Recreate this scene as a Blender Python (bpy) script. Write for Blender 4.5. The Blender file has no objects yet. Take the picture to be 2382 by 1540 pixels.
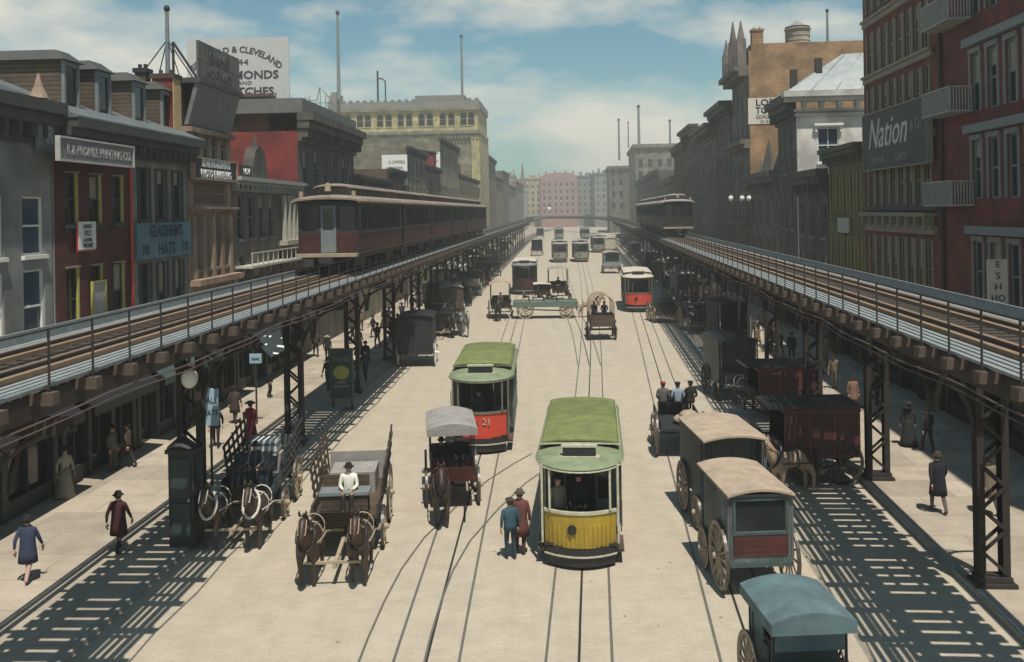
import bpy, bmesh, math, random
from mathutils import Vector, Matrix
random.seed(7)
R = math.radians
sc = bpy.context.scene
COL = sc.collection
# ------------------------------------------------------------------ camera
H = 9.8                       # eye height above the street, metres
F = 2200.0                    # focal length in units of a 2382-wide picture
U0, V0, TH = 1191.0, 492.0, R(1.0)
cT, sT = math.cos(TH), math.sin(TH)
cam = bpy.data.cameras.new('camera')
cam.sensor_width = 36.0
cam.lens = 36.0 * F / 2382.0
cam.shift_y = -(770.0 - V0) / 2382.0
cam.clip_start, cam.clip_end = 0.5, 6000
co = bpy.data.objects.new('camera', cam)
COL.objects.link(co)
co.matrix_world = Matrix(((cT, sT, 0, 0), (0, 0, -1, 0), (-sT, cT, 0, H), (0, 0, 0, 1)))
sc.camera = co
# ------------------------------------------------------------------ sun and sky
SHIFT = Vector((-0.11, 0.42, -1.0))       # where the shade of a metre-high post falls
to_sun = (-SHIFT).normalized()
EL = math.asin(to_sun.z)
sd = bpy.data.lights.new('sun', 'SUN')
sd.energy, sd.angle, sd.color = 4.8, R(0.5), (1.0, 0.94, 0.84)
so = bpy.data.objects.new('sun', sd)
COL.objects.link(so)
so.rotation_euler = SHIFT.to_track_quat('-Z', 'Y').to_euler()
so.location = (0, 0, 120)
w = bpy.data.worlds.new('World')
sc.world = w
w.use_nodes = True
nt = w.node_tree
for n in list(nt.nodes): nt.nodes.remove(n)
def WN(t, **k):
    n = nt.nodes.new(t)
    for a, b in k.items(): setattr(n, a, b)
    return n
wl = nt.links.new
wo, bg = WN('ShaderNodeOutputWorld'), WN('ShaderNodeBackground')
sky = WN('ShaderNodeTexSky')
sky.sky_type = 'NISHITA'
sky.sun_disc = False
sky.sun_elevation = EL
sky.sun_rotation = math.atan2(to_sun.x, to_sun.y)
sky.altitude, sky.air_density, sky.dust_density, sky.ozone_density = 0, 1.0, 0.6, 1.2
tc, mp = WN('ShaderNodeTexCoord'), WN('ShaderNodeMapping')
mp.inputs['Scale'].default_value = (1.0, 1.0, 2.6)
mp.inputs['Location'].default_value = (0.35, 0.2, 0.12)
ns, rp = WN('ShaderNodeTexNoise'), WN('ShaderNodeValToRGB')
ns.inputs['Scale'].default_value, ns.inputs['Detail'].default_value, ns.inputs['Roughness'].default_value = 3.1, 7.0, 0.55
rp.color_ramp.elements[0].position, rp.color_ramp.elements[1].position = 0.48, 0.63
mul, mix = WN('ShaderNodeMix', data_type='RGBA', blend_type='MULTIPLY'), WN('ShaderNodeMix', data_type='RGBA')
mul.inputs[0].default_value = 1.0
mul.inputs[7].default_value = (0.80, 1.22, 1.12, 1)       # thin, slightly green summer haze in the air
mix.inputs[7].default_value = (11.2, 10.6, 9.0, 1)          # cream cloud, in the sky's own units
wl(tc.outputs['Generated'], mp.inputs['Vector']); wl(mp.outputs[0], ns.inputs['Vector'])
wl(ns.outputs['Fac'], rp.inputs[0]); wl(sky.outputs[0], mul.inputs[6])
sz, fr, fm_ = WN('ShaderNodeSeparateXYZ'), WN('ShaderNodeMapRange'), WN('ShaderNodeMath', operation='MULTIPLY')
fr.inputs[1].default_value, fr.inputs[2].default_value, fr.inputs[3].default_value, fr.inputs[4].default_value = 0.26, 0.6, 1.0, 0.0   # fair weather: clear overhead
wl(tc.outputs['Generated'], sz.inputs[0]); wl(sz.outputs[2], fr.inputs[0]); wl(rp.outputs[0], fm_.inputs[0]); wl(fr.outputs[0], fm_.inputs[1])
wl(mul.outputs[2], mix.inputs[6]); wl(fm_.outputs[0], mix.inputs[0])
wl(mix.outputs[2], bg.inputs[0]); wl(bg.outputs[0], wo.inputs[0])
bg.inputs[1].default_value = 0.07
sc.view_settings.view_transform = 'Standard'
sc.view_settings.look = 'None'
sc.view_settings.exposure = 0.1
sc.view_settings.gamma = 1.0
sc.cycles.max_bounces = 6
sc.cycles.diffuse_bounces = 3
sc.cycles.glossy_bounces = 2
sc.cycles.transmission_bounces = 2
sc.cycles.volume_bounces = 0
# ------------------------------------------------------------------ pixel <-> place (positions measured on the photograph)
def ray(u, v):
    cx, cy = (u - U0) / F, (V0 - v) / F
    return Vector((cx * cT + cy * sT, 1.0, -cx * sT + cy * cT))
def G(u, v, z=0.0):
    d = ray(u, v)
    t = (z - H) / d.z
    return Vector((d.x * t, t, z))
AL, AR = 0.0518, 0.0791                   # bearings of the two street sides
def loc2w(x, y, a): return (x * math.cos(a) + y * math.sin(a), -x * math.sin(a) + y * math.cos(a))
def onx(u, v, x0, a):                     # pixel -> (y, z) on the plane x = x0 of a street side's frame
    d = ray(u, v)
    lx, ly = d.x * math.cos(a) - d.y * math.sin(a), d.x * math.sin(a) + d.y * math.cos(a)
    t = x0 / lx
    return ly * t, H + d.z * t
def ony(u, v, y0, a):                     # pixel -> (x, z) on the plane y = y0
    d = ray(u, v)
    lx, ly = d.x * math.cos(a) - d.y * math.sin(a), d.x * math.sin(a) + d.y * math.cos(a)
    t = y0 / ly
    return lx * t, H + d.z * t
# ------------------------------------------------------------------ materials
MATS = {}
def mat(name, col, rough=0.75, var=0.25, scale=3.0, bump=0.0, metal=0.0, brick=None, col2=None, streak=False):
    if name in MATS: return MATS[name]
    m = bpy.data.materials.new(name)
    m.use_nodes = True
    t = m.node_tree
    b = t.nodes['Principled BSDF']
    b.inputs['Roughness'].default_value = rough
    b.inputs['Metallic'].default_value = metal
    tcn = t.nodes.new('ShaderNodeTexCoord')
    no = t.nodes.new('ShaderNodeTexNoise')
    no.inputs['Scale'].default_value, no.inputs['Detail'].default_value = scale, 8.0
    no.inputs['Roughness'].default_value = 0.65
    vec = tcn.outputs['Object']
    if streak:
        mpn = t.nodes.new('ShaderNodeMapping')
        mpn.inputs['Scale'].default_value = (1, 1, 0.18)
        t.links.new(vec, mpn.inputs[0]); vec = mpn.outputs[0]
    t.links.new(vec, no.inputs['Vector'])
    mx = t.nodes.new('ShaderNodeMix'); mx.data_type = 'RGBA'
    c2 = col2 or [c * 0.62 for c in col]
    mx.inputs[6].default_value = (*[min(1, c * (1 + var * .6)) for c in col], 1)
    mx.inputs[7].default_value = (*[c * (1 - var) + d * var for c, d in zip(col, c2)], 1)
    rr = t.nodes.new('ShaderNodeMapRange')
    rr.inputs[1].default_value, rr.inputs[2].default_value = 0.33, 0.67
    t.links.new(no.outputs['Fac'], rr.inputs[0]); t.links.new(rr.outputs[0], mx.inputs[0])
    out = mx.outputs[2]
    if (brick or streak) and name not in ('road_stone', 'pavement_stone', 'green_roof'):   # big soot and damp stains with a shape of their own
        n3 = t.nodes.new('ShaderNodeTexNoise'); n3.inputs['Scale'].default_value, n3.inputs['Detail'].default_value = .55, 9.0
        r3 = t.nodes.new('ShaderNodeMapRange'); r3.inputs[1].default_value, r3.inputs[2].default_value, r3.inputs[3].default_value, r3.inputs[4].default_value = .38, .66, .62, 1.12
        m3 = t.nodes.new('ShaderNodeMix'); m3.data_type = 'RGBA'; m3.blend_type = 'MULTIPLY'; m3.inputs[0].default_value = 1.0
        t.links.new(tcn.outputs['Object'], n3.inputs['Vector']); t.links.new(n3.outputs['Fac'], r3.inputs[0]); t.links.new(out, m3.inputs[6]); t.links.new(r3.outputs[0], m3.inputs[7]); out = m3.outputs[2]
    if brick:
        br = t.nodes.new('ShaderNodeTexBrick')
        br.inputs['Scale'].default_value = 1.0
        br.inputs['Brick Width'].default_value, br.inputs['Row Height'].default_value = brick[0], brick[1]
        br.inputs['Mortar Size'].default_value = brick[2]
        br.inputs['Color1'].default_value = (1, 1, 1, 1)
        br.inputs['Color2'].default_value = (*((.93,) * 3 if 'road' in name else (.74,) * 3), 1)
        br.inputs['Mortar'].default_value = (*(brick[3] if len(brick) > 3 else (.6, .58, .55)), 1)
        bv = tcn.outputs['Object']
        if len(brick) <= 4:      # upright walls: run the courses along x + y and up z
            sx = t.nodes.new('ShaderNodeSeparateXYZ'); cx = t.nodes.new('ShaderNodeCombineXYZ'); ad = t.nodes.new('ShaderNodeMath')
            t.links.new(bv, sx.inputs[0]); t.links.new(sx.outputs[0], ad.inputs[0]); t.links.new(sx.outputs[1], ad.inputs[1])
            t.links.new(ad.outputs[0], cx.inputs[0]); t.links.new(sx.outputs[2], cx.inputs[1]); bv = cx.outputs[0]
        t.links.new(bv, br.inputs['Vector'])
        m2 = t.nodes.new('ShaderNodeMix'); m2.data_type = 'RGBA'; m2.blend_type = 'MULTIPLY'
        m2.inputs[0].default_value = 1.0
        t.links.new(out, m2.inputs[6]); t.links.new(br.outputs['Color'], m2.inputs[7])
        out = m2.outputs[2]
    t.links.new(out, b.inputs['Base Color'])
    if bump:
        bm_ = t.nodes.new('ShaderNodeBump')
        bm_.inputs['Strength'].default_value, bm_.inputs['Distance'].default_value = bump, 0.03
        t.links.new(no.outputs['Fac'], bm_.inputs['Height']); t.links.new(bm_.outputs[0], b.inputs['Normal'])
    MATS[name] = m
    return m
def S(r, g, b):                           # sRGB 0-255 -> linear
    f = lambda c: (c / 255 / 12.92) if c <= 10 else ((c / 255 + .055) / 1.055) ** 2.4
    return (f(r), f(g), f(b))
M = dict(
    road=mat('road_stone', (.44, .38, .295), .9, .18, 1.1, .25, brick=(.34, .16, .010, (.90, .89, .88), 1)),
    walk=mat('pavement_stone', (.44, .375, .295), .9, .28, 1.2, .12, brick=(2.4, 1.9, .018, (.6, .58, .55), 1)),
    kerb=mat('kerb_stone', (.30, .27, .23), .85, .3, 4, .2),
    trail=mat('tram_rail', (.17, .15, .125), .5, .4, 6, 0, .3),
    rail=mat('worn_steel', (.10, .09, .08), .45, .4, 6, 0, .6),
    slot=mat('slot_iron', (.025, .022, .02), .6, .3, 6),
    iron=mat('black_iron', (.018, .017, .016), .7, .5, 5, .2, col2=(.05, .03, .018)),
    rust=mat('rusty_iron', (.020, .016, .014), .9, .5, 6, .2, col2=(.036, .022, .015)),
    plank=mat('grey_plank', (.215, .235, .235), .8, .35, 4, .2),
    tie=mat('dark_timber', (.045, .034, .027), .85, .4, 5, .2),
    guard=mat('orange_timber', (.22, .145, .09), .8, .4, 5, .2),
    beam=mat('brown_timber', (.085, .06, .046), .85, .35, 4, .2),
    glass=mat('dark_glass', (.018, .022, .022), .12, .5, .8),
    glassb=mat('blue_glass', (.035, .06, .095), .15, .5, 1.2),
    blind=mat('window_blind', (.28, .26, .19), .8, .3, 2),
    black=mat('black_paint', (.016, .016, .017), .5, .4, 4),
    wood=mat('brown_wood', (.085, .057, .038), .8, .5, 5, .2, brick=(3.0, .13, .012, (.4, .4, .4))),
    lwood=mat('pale_wood', (.34, .27, .19), .8, .35, 5, .2),
    cream=mat('cream_paint', (.43, .41, .31), .6, .35, 5, col2=(.18, .16, .12)),
    white=mat('white_paint', (.74, .73, .68), .6, .15, 5),
    canvas=mat('grey_canvas', (.27, .25, .235), .9, .4, 2.5, .35),
    tancanvas=mat('tan_canvas', (.36, .28, .205), .9, .4, 2.5, .35, col2=(.22, .17, .13)),
    bluecanvas=mat('blue_canvas', (.085, .135, .15), .85, .5, 2, .35, col2=(.05, .07, .075)),
    maroon=mat('maroon_paint', (.070, .016, .014), .6, .5, 2.5, .1, brick=(4.0, .145, .012, (.45, .45, .45)), col2=(.025, .011, .01)),
    red=mat('red_paint', (.52, .055, .03), .55, .25, 5),
    yellow=mat('yellow_paint', (.40, .285, .03), .55, .25, 6, streak=True, col2=(.30, .12, .02)),
    bluegrey=mat('bluegrey_paint', (.165, .185, .185), .6, .3, 4),
    teal=mat('teal_paint', (.045, .075, .072), .55, .3, 4),
    greenroof=mat('green_roof', (.165, .19, .055), .75, .45, 2.2, .15, brick=(2.4, 2.4, .006, (.75, .75, .75), 1), col2=(.085, .10, .045)),
    paleroof=mat('pale_green_roof', (.19, .225, .13), .75, .4, 2.5, .1, col2=(.10, .115, .075)),
    creamroof=mat('cream_roof', (.50, .44, .36), .75, .35, 2, .1),
    vanside=mat('van_side_paint', (.105, .12, .118), .6, .5, 2, .1, brick=(.62, 3.0, .014, (.4, .4, .4)), col2=(.05, .058, .058)),
    skin=mat('skin', (.46, .25, .17), .6, .1, 8),
    horse_dark=mat('dark_horse', (.030, .022, .018), .55, .5, 4, col2=(.07, .04, .02)),
    horse_bay=mat('bay_horse', (.048, .025, .015), .5, .4, 4),
    horse_grey=mat('grey_horse', (.30, .31, .31), .6, .4, 4),
    horse_tan=mat('tan_horse', (.36, .26, .18), .6, .35, 4),
    leather=mat('black_leather', (.015, .013, .012), .45, .3, 6),
    collar=mat('white_strap', (.55, .52, .46), .6, .3, 6),
)
def wear_road(m):                          # wheel tracks, spills and dung specks on the paving
    t = m.node_tree; b = t.nodes['Principled BSDF']; src = b.inputs['Base Color'].links[0].from_socket
    tcn = t.nodes.new('ShaderNodeTexCoord')
    def layer(src, scale, mapping, lo, hi, dark, det=6.0, vor=False):
        mp_ = t.nodes.new('ShaderNodeMapping'); mp_.inputs['Scale'].default_value = mapping; t.links.new(tcn.outputs['Object'], mp_.inputs[0])
        n = t.nodes.new('ShaderNodeTexVoronoi' if vor else 'ShaderNodeTexNoise'); n.inputs['Scale'].default_value = scale
        if not vor: n.inputs['Detail'].default_value = det
        t.links.new(mp_.outputs[0], n.inputs['Vector'])
        r_ = t.nodes.new('ShaderNodeMapRange'); r_.inputs[1].default_value, r_.inputs[2].default_value, r_.inputs[3].default_value, r_.inputs[4].default_value = lo, hi, dark, 1.0
        t.links.new(n.outputs['Distance' if vor else 'Fac'], r_.inputs[0])
        x = t.nodes.new('ShaderNodeMix'); x.data_type = 'RGBA'; x.blend_type = 'MULTIPLY'; x.inputs[0].default_value = 1.0
        t.links.new(src, x.inputs[6]); t.links.new(r_.outputs[0], x.inputs[7]); return x.outputs[2]
    o = layer(src, 1.0, (1.6, .035, 1), .36, .56, .95)
    o = layer(o, .35, (1, .5, 1), .34, .50, .97)
    o = layer(o, 26.0, (1, .6, 1), .35, .5, .86, 3.0)
    o = layer(o, 1.3, (1, .8, 1), .035, .06, .42, vor=True)
    t.links.new(o, b.inputs['Base Color'])
wear_road(M['road']); wear_road(M['walk'])
# ------------------------------------------------------------------ mesh helpers
class MB:
    def __init__(s): s.v, s.f = [], []
    def add(s, vs, fs):
        o = len(s.v); s.v += [tuple(p) for p in vs]; s.f += [tuple(i + o for i in f) for f in fs]; return s
    def box(s, x0, x1, y0, y1, z0, z1):
        return s.hexa([(x0, y0, z0), (x1, y0, z0), (x1, y1, z0), (x0, y1, z0), (x0, y0, z1), (x1, y0, z1), (x1, y1, z1), (x0, y1, z1)])
    def hexa(s, p):
        return s.add(p, [(0, 3, 2, 1), (4, 5, 6, 7), (0, 1, 5, 4), (1, 2, 6, 5), (2, 3, 7, 6), (3, 0, 4, 7)])
    def tbox(s, T, a0, a1, b0, b1, c0, c1):       # box in a mapped frame
        P = lambda a, b, c: T(a, b, c)
        return s.hexa([P(a0, b0, c0), P(a1, b0, c0), P(a1, b0, c1), P(a0, b0, c1), P(a0, b1, c0), P(a1, b1, c0), P(a1, b1, c1), P(a0, b1, c1)])
    def bar(s, p, q, w, h=None, up=(0, 0, 1)):    # rectangular bar p -> q
        p, q = Vector(p), Vector(q); h = h or w
        d = (q - p).normalized(); u = Vector(up)
        if abs(d.dot(u)) > .98: u = Vector((1, 0, 0))
        sx = d.cross(u).normalized() * (w / 2); sy = sx.cross(d).normalized() * (h / 2)
        return s.hexa([p - sx - sy, p + sx - sy, q + sx - sy, q - sx - sy, p - sx + sy, p + sx + sy, q + sx + sy, q - sx + sy])
    def tube(s, pts, r, n=6, cap=True):
        pts = [Vector(p) for p in pts]
        rs = r if isinstance(r, (list, tuple)) else [r] * len(pts)
        vs, fs = [], []
        for i, p in enumerate(pts):
            d = (pts[min(i + 1, len(pts) - 1)] - pts[max(i - 1, 0)]).normalized()
            a = d.cross(Vector((0, 0, 1)))
            if a.length < .05: a = d.cross(Vector((0, 1, 0)))
            a.normalize(); b = a.cross(d)
            for k in range(n):
                t = 2 * math.pi * k / n
                vs.append(p + (a * math.cos(t) + b * math.sin(t)) * rs[i])
        for i in range(len(pts) - 1):
            for k in range(n):
                fs.append((i * n + k, i * n + (k + 1) % n, (i + 1) * n + (k + 1) % n, (i + 1) * n + k))
        if cap:
            fs.append(tuple(range(n - 1, -1, -1))); fs.append(tuple(range((len(pts) - 1) * n, len(pts) * n)))
        return s.add(vs, fs)
    def loft(s, rings, close=True, cap=True):     # rings of equal length
        n = len(rings[0]); vs = [p for r_ in rings for p in r_]; fs = []
        for i in range(len(rings) - 1):
            for k in range(n if close else n - 1):
                fs.append((i * n + k, i * n + (k + 1) % n, (i + 1) * n + (k + 1) % n, (i + 1) * n + k))
        if cap and close:
            fs.append(tuple(range(n - 1, -1, -1))); fs.append(tuple(range((len(rings) - 1) * n, len(rings) * n)))
        return s.add(vs, fs)
    def prism(s, poly, T, a, b):                  # polygon (2d) swept from a to b, T(p, q, t) -> xyz
        n = len(poly)
        vs = [T(p, q, a) for p, q in poly] + [T(p, q, b) for p, q in poly]
        fs = [tuple(range(n - 1, -1, -1)), tuple(range(n, 2 * n))] + [(i, (i + 1) % n, n + (i + 1) % n, n + i) for i in range(n)]
        return s.add(vs, fs)
    def ell(s, c, rx, ry, rz, n=10, m=6):
        vs, fs = [], []
        for j in range(m + 1):
            ph = math.pi * j / m - math.pi / 2
            for k in range(n):
                t = 2 * math.pi * k / n
                vs.append((c[0] + rx * math.cos(ph) * math.cos(t), c[1] + ry * math.cos(ph) * math.sin(t), c[2] + rz * math.sin(ph)))
        for j in range(m):
            for k in range(n): fs.append((j * n + k, j * n + (k + 1) % n, (j + 1) * n + (k + 1) % n, (j + 1) * n + k))
        return s.add(vs, fs)
    def mesh(s, name, m=None, smooth=False):
        me = bpy.data.meshes.new(name)
        me.from_pydata(s.v, [], s.f)
        b = bmesh.new(); b.from_mesh(me)
        bmesh.ops.recalc_face_normals(b, faces=b.faces)
        b.to_mesh(me); b.free()
        if m: me.materials.append(m)
        if smooth:
            me.polygons.foreach_set('use_smooth', [True] * len(me.polygons))
        return me
    def build(s, name, m=None, parent=None, loc=None, rz=None, smooth=False):
        return obj(name, s.mesh(name, m, smooth), parent, loc, rz)
def obj(name, me, parent=None, loc=None, rz=None):
    o = bpy.data.objects.new(name, me)
    COL.objects.link(o)
    if parent: o.parent = parent
    if loc is not None: o.location = loc
    if rz is not None: o.rotation_euler = (0, 0, rz)
    return o
def tag(o, label, cat, group=None):
    o['label'], o['category'] = label, cat
    if group: o['group'] = group
    return o
def thing(name, label, cat, loc=(0, 0, 0), rz=0.0, group=None):
    o = bpy.data.objects.new(name, None)
    COL.objects.link(o)
    o.location, o.rotation_euler = loc, (0, 0, rz)
    return tag(o, label, cat, group)
def struct(o, kind='structure'):
    o['kind'] = kind
    return o
def copy_tree(o, parent=None, loc=None, rz=None, label=None):
    c = o.copy(); COL.objects.link(c); c.parent = parent
    if loc is not None: c.location = loc
    if rz is not None: c.rotation_euler = (0, 0, rz)
    if label: c['label'] = label
    for ch in list(o.children): copy_tree(ch, c)
    return c
FONTS = {}
def text(s, size, name='lettering', m=None, parent=None, loc=(0, 0, 0), rot=(0, 0, 0), ext=.012, shear=0, sx=1.0, bold=0.0, align='CENTER', arch=None):
    cu = bpy.data.curves.new(name, 'FONT')
    cu.body, cu.size, cu.extrude, cu.align_x, cu.align_y, cu.shear, cu.offset = s, size, ext, align, 'CENTER', shear, bold
    cu.resolution_u = 2
    tmp = bpy.data.objects.new('t', cu); COL.objects.link(tmp)
    me = bpy.data.meshes.new_from_object(tmp.evaluated_get(bpy.context.evaluated_depsgraph_get()))
    bpy.data.objects.remove(tmp); bpy.data.curves.remove(cu)
    for v in me.vertices:
        v.co.x *= sx
        if arch:                                   # bend the line of writing over a circle of radius |arch|
            t = v.co.x / arch; r = arch + v.co.y
            v.co.x, v.co.y = r * math.sin(t), r * math.cos(t) - arch
    me.materials.clear(); me.materials.append(m or M['black'])
    me.name = name
    o = obj(name, me, parent, loc); o.rotation_euler = rot
    return o
# ------------------------------------------------------------------ ground
b = MB(); b.add([(-1500, -60, 0), (1500, -60, 0), (1500, 4000, 0), (-1500, 4000, 0)], [(0, 1, 2, 3)])
struct(b.build('road', M['road']))
for x0, x1, kx0, kx1, a in ((-18.2, -11.35, -11.35, -11.1, AL), (9.75, 17.0, 9.5, 9.75, AR)):
    b = MB(); b.box(x0, x1, -20, 640, .004, .12); struct(b.build('pavement', M['walk'], rz=-a))
    b = MB(); b.box(kx0, kx1, -20, 640, .004, .135); struct(b.build('kerb', M['kerb'], rz=-a))
def smooth(pts, step=2.5):
    pts = [Vector(p) for p in pts]; out = []
    for i in range(len(pts) - 1):
        p0, p1, p2, p3 = pts[max(i - 1, 0)], pts[i], pts[i + 1], pts[min(i + 2, len(pts) - 1)]
        n = max(2, int((p2 - p1).length / step))
        for k in range(n):
            t = k / n
            out.append(.5 * ((2 * p1) + (p2 - p0) * t + (2 * p0 - 5 * p1 + 4 * p2 - p3) * t * t + (3 * p1 - p0 - 3 * p2 + p3) * t ** 3))
    out.append(pts[-1]); return out
def ribbon(mb, pts, off, wd, z):
    L, Rr = [], []
    for i, p in enumerate(pts):
        d = pts[min(i + 1, len(pts) - 1)] - pts[max(i - 1, 0)]; d.z = 0; d.normalize()
        nrm = Vector((d.y, -d.x, 0))
        L.append(p + nrm * (off - wd / 2)); Rr.append(p + nrm * (off + wd / 2))
    n = len(pts)
    mb.add([(q.x, q.y, z) for q in L] + [(q.x, q.y, z) for q in Rr], [(i, n + i, n + i + 1, i + 1) for i in range(n - 1)])
def P2(l): return [G(u, v) for u, v in l]
TRACKS = [
    ('tram track with a dark slot under the red tram, left of the middle', [(985, 1565), (1030, 1388), (1084, 1185), (1120, 1050), (1201, 745), (1219, 682), (1245, 600), (1275, 545), (1300, 515)], 1),
    ('tram track with a dark slot leading to the tram with the yellow dash', [(1346, 1565), (1349, 1475), (1354, 1325), (1371, 899), (1374, 794), (1370, 700), (1354, 612), (1340, 560), (1325, 518)], 1),
    ('tram track with a dark slot running from the red and cream tram to the vans', [(1764, 1565), (1733, 1473), (1598, 1066), (1571, 993), (1492, 737), (1458, 650), (1425, 590), (1385, 540), (1352, 516)], 1),
    ('far tram track coming in under the green flat wagon', [(1371, 850), (1352, 775), (1325, 700), (1305, 612), (1305, 560), (1310, 518)], 1),
    ('thin curved crossover track left of the two men', [(1275, 1060), (1180, 1120), (1040, 1255), (960, 1400), (905, 1560)], 0)]
for i, (lab, pl, slot) in enumerate(TRACKS):
    pts = smooth(P2(pl)); z = .006 + .004 * i
    t = thing('tram_track', lab, 'tram track', pts[0] * 1.0, 0, 'tram tracks in the roadway')
    o = t.location.copy(); pts = [p - o for p in pts]
    for off in (-.72, .72):
        b = MB(); ribbon(b, pts, off, .065 if slot else .05, z); b.build('rail', M['trail'], t)
    if slot:
        b = MB(); ribbon(b, pts, 0, .06, z); b.build('slot_rail', M['slot'], t)
# ------------------------------------------------------------------ elevated railways
class Path:
    def __init__(s, pts):
        s.p = smooth([(x, y, 0) for x, y in pts], 4.0); s.l = [0]
        for i in range(1, len(s.p)): s.l.append(s.l[-1] + (s.p[i] - s.p[i - 1]).length)
        s.len = s.l[-1]
    def at(s, d):
        d = max(0, min(d, s.len - 1e-4))
        lo, hi = 0, len(s.l) - 1
        while hi - lo > 1:
            m = (lo + hi) // 2
            if s.l[m] <= d: lo = m
            else: hi = m
        t = (d - s.l[lo]) / (s.l[hi] - s.l[lo])
        return s.p[lo].lerp(s.p[hi], t), (s.p[hi] - s.p[lo]).normalized()
def elevated(label, a, pts, sg, posts, xp):
    root = thing('elevated_railway', label, 'elevated railway', (0, 0, 0), -a, 'elevated railways along the street')
    pa = Path(pts)
    def P(s, off, z):
        p, d = pa.at(s); n = Vector((d.y, -d.x, 0)) * sg
        q = p + n * off; return Vector((q.x, q.y, z))
    def sweep(mb, o0, o1, z0, z1, s0=0, s1=None, step=6):
        s1 = s1 or pa.len; n = int((s1 - s0) / step) + 1
        rings = []
        for i in range(n + 1):
            s = s0 + (s1 - s0) * i / n
            rings.append([P(s, o0, z0), P(s, o1, z0), P(s, o1, z1), P(s, o0, z1)])
        mb.loft(rings)
    def cross(mb, s, o0, o1, wd, z0, z1):
        p, q = P(s, o0, (z0 + z1) / 2), P(s, o1, (z0 + z1) / 2); mb.bar(p, q, wd, z1 - z0)
    b = MB(); s = .4
    while s < pa.len: cross(b, s, -1.2 - .1 * random.random(), 1.02, .37, 6.72, 6.9); s += .56 if s < 200 else 1.1
    b.build('track_deck', M['tie'], root)
    for off in (-.74, .74):
        b = MB(); sweep(b, off - .045, off + .045, 6.9, 7.05); b.build('track_rail', M['rail'], root)
    for off in (-1.0, .97, -.5, .5):
        b = MB(); sweep(b, off - .07, off + .07, 6.9, 7.0); b.build('guard_timber', M['guard'], root)
    b = MB()
    for k in range(4): sweep(b, 1.09 + k * .19, 1.215 + k * .19, 6.84, 6.9)
    b.build('walkway', M['plank'], root)
    b = MB()
    for k in range(2): sweep(b, -1.8 + k * .2, -1.65 + k * .2, 6.84, 6.9)
    sweep(b, -1.87, -1.81, 6.9, 7.18)
    b.build('walkway', M['plank'], root)
    b = MB(); s = .8
    while s < min(pa.len, 300):
        b.bar(P(s, 1.86, 6.6), P(s, 1.86, 7.9), .034); s += 1.55
    for z in (7.88, 7.42): sweep(b, 1.848, 1.872, z - .014, z + .014)
    b.build('railing', M['iron'], root)
    for off in (-.8, .8):
        b = MB(); sweep(b, off - .03, off + .03, 6.1, 6.72)
        sweep(b, off - .15, off + .15, 6.06, 6.1); b.build('girder', M['rust'], root)
    b = MB(); sweep(b, 1.5, 1.56, 6.3, 6.72); sweep(b, -1.56, -1.5, 6.3, 6.72)
    s = 1.0
    while s < 140: cross(b, s, -1.5, 1.5, .1, 6.3, 6.5); s += 2.4
    b.build('cross_bracing', M['iron'], root)
    b = MB(); s, k = .8, 0; bm_ = MB().box(-.12, .12, .9, 1.98, 6.56, 6.78).mesh('deck_beam', M['beam'])
    while s < 260:
        if k < 100:
            p, d = pa.at(s); o = obj('deck_beam', bm_, root, (p.x, p.y, 0)); n = Vector((d.y, -d.x, 0)) * sg; o.rotation_euler = (0, 0, math.atan2(-n.x, n.y))
        else: cross(b, s, .9, 1.98, .24, 6.56, 6.78)
        s += 1.55; k += 1
    o = b.build('deck_beam', M['beam'], root); o['kind'] = 'stuff'
    b = MB(); pl = []; s = 0
    while s < 200: pl.append(P(s, 1.98 + .05 * math.sin(s * 1.3), 6.42 - .10 * abs(math.sin(s * .27)))); s += 1.2
    b.tube(pl, .02, 5); b.tube([p + Vector((0, 0, -.13)) for p in pl], .016, 5); b.build('cable', M['beam'], root)
    c0 = pts[0][0]
    for i, y in enumerate(posts):
        tw = sg                                     # towards the street
        col = MB(); hw = .30
        for sx in (-1, 1):
            col.box(xp + sx * hw - .03 - .06, xp + sx * hw + .03 + .06, y - .17, y - .13, .3, 6.06)
            col.box(xp + sx * hw - .09, xp + sx * hw + .09, y + .13, y + .17, .3, 6.06)
            col.box(xp + sx * hw - .02 + sx * .07, xp + sx * hw + .02 + sx * .07, y - .13, y + .13, .3, 6.06)
        if y < 150:
            z, k = .45, 0
            while z < 5.9:
                zz = min(z + .55, 5.95)
                for yy in (-.18, .18):
                    e = 1 if k % 2 else -1
                    col.bar((xp - e * hw, y + yy, z), (xp + e * hw, y + yy, zz), .09, .03, (0, 1, 0))
                z = zz; k += 1
        ca = col.build('column', M['rust'], root)
        b = MB(); b.box(xp - .5, xp + .5, y - .34, y + .34, .1, .22); b.box(xp - .42, xp + .42, y - .24, y + .24, .22, .36)
        b.build('plinth', M['iron'], ca)
        b = MB(); b.box(min(c0 - 1.5, xp - .4), max(c0 + 1.5, xp + .4), y - .16, y + .16, 5.75, 6.05); b.build('cross_girder', M['rust'], ca)
        if y < 130:
            for d, r_ in ((tw, 1.9), (-tw, .9)):
                b = MB(); arc = []
                for k in range(9):
                    t = k / 8 * math.pi / 2
                    arc.append((xp + d * (hw + .08 + r_ * (1 - math.cos(t))), y, 5.85 - r_ * (1 - math.sin(t))))
                b.tube(arc, .07, 6)
                for k in (2, 4, 6): b.bar(arc[k], (xp + d * hw, y, arc[k][2] + .5), .05)
                b.build('bracket', M['iron'], ca)
            b = MB()                                  # arch along the track, to the next column
            for d in (-1, 1):
                b.tube([(c0 + .2 * tw, y + d * (.2 + 2.2 * (1 - math.cos(k / 6 * math.pi / 2))), 6.05 - 1.5 * (1 - math.sin(k / 6 * math.pi / 2))) for k in range(7)], .07, 6)
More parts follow.
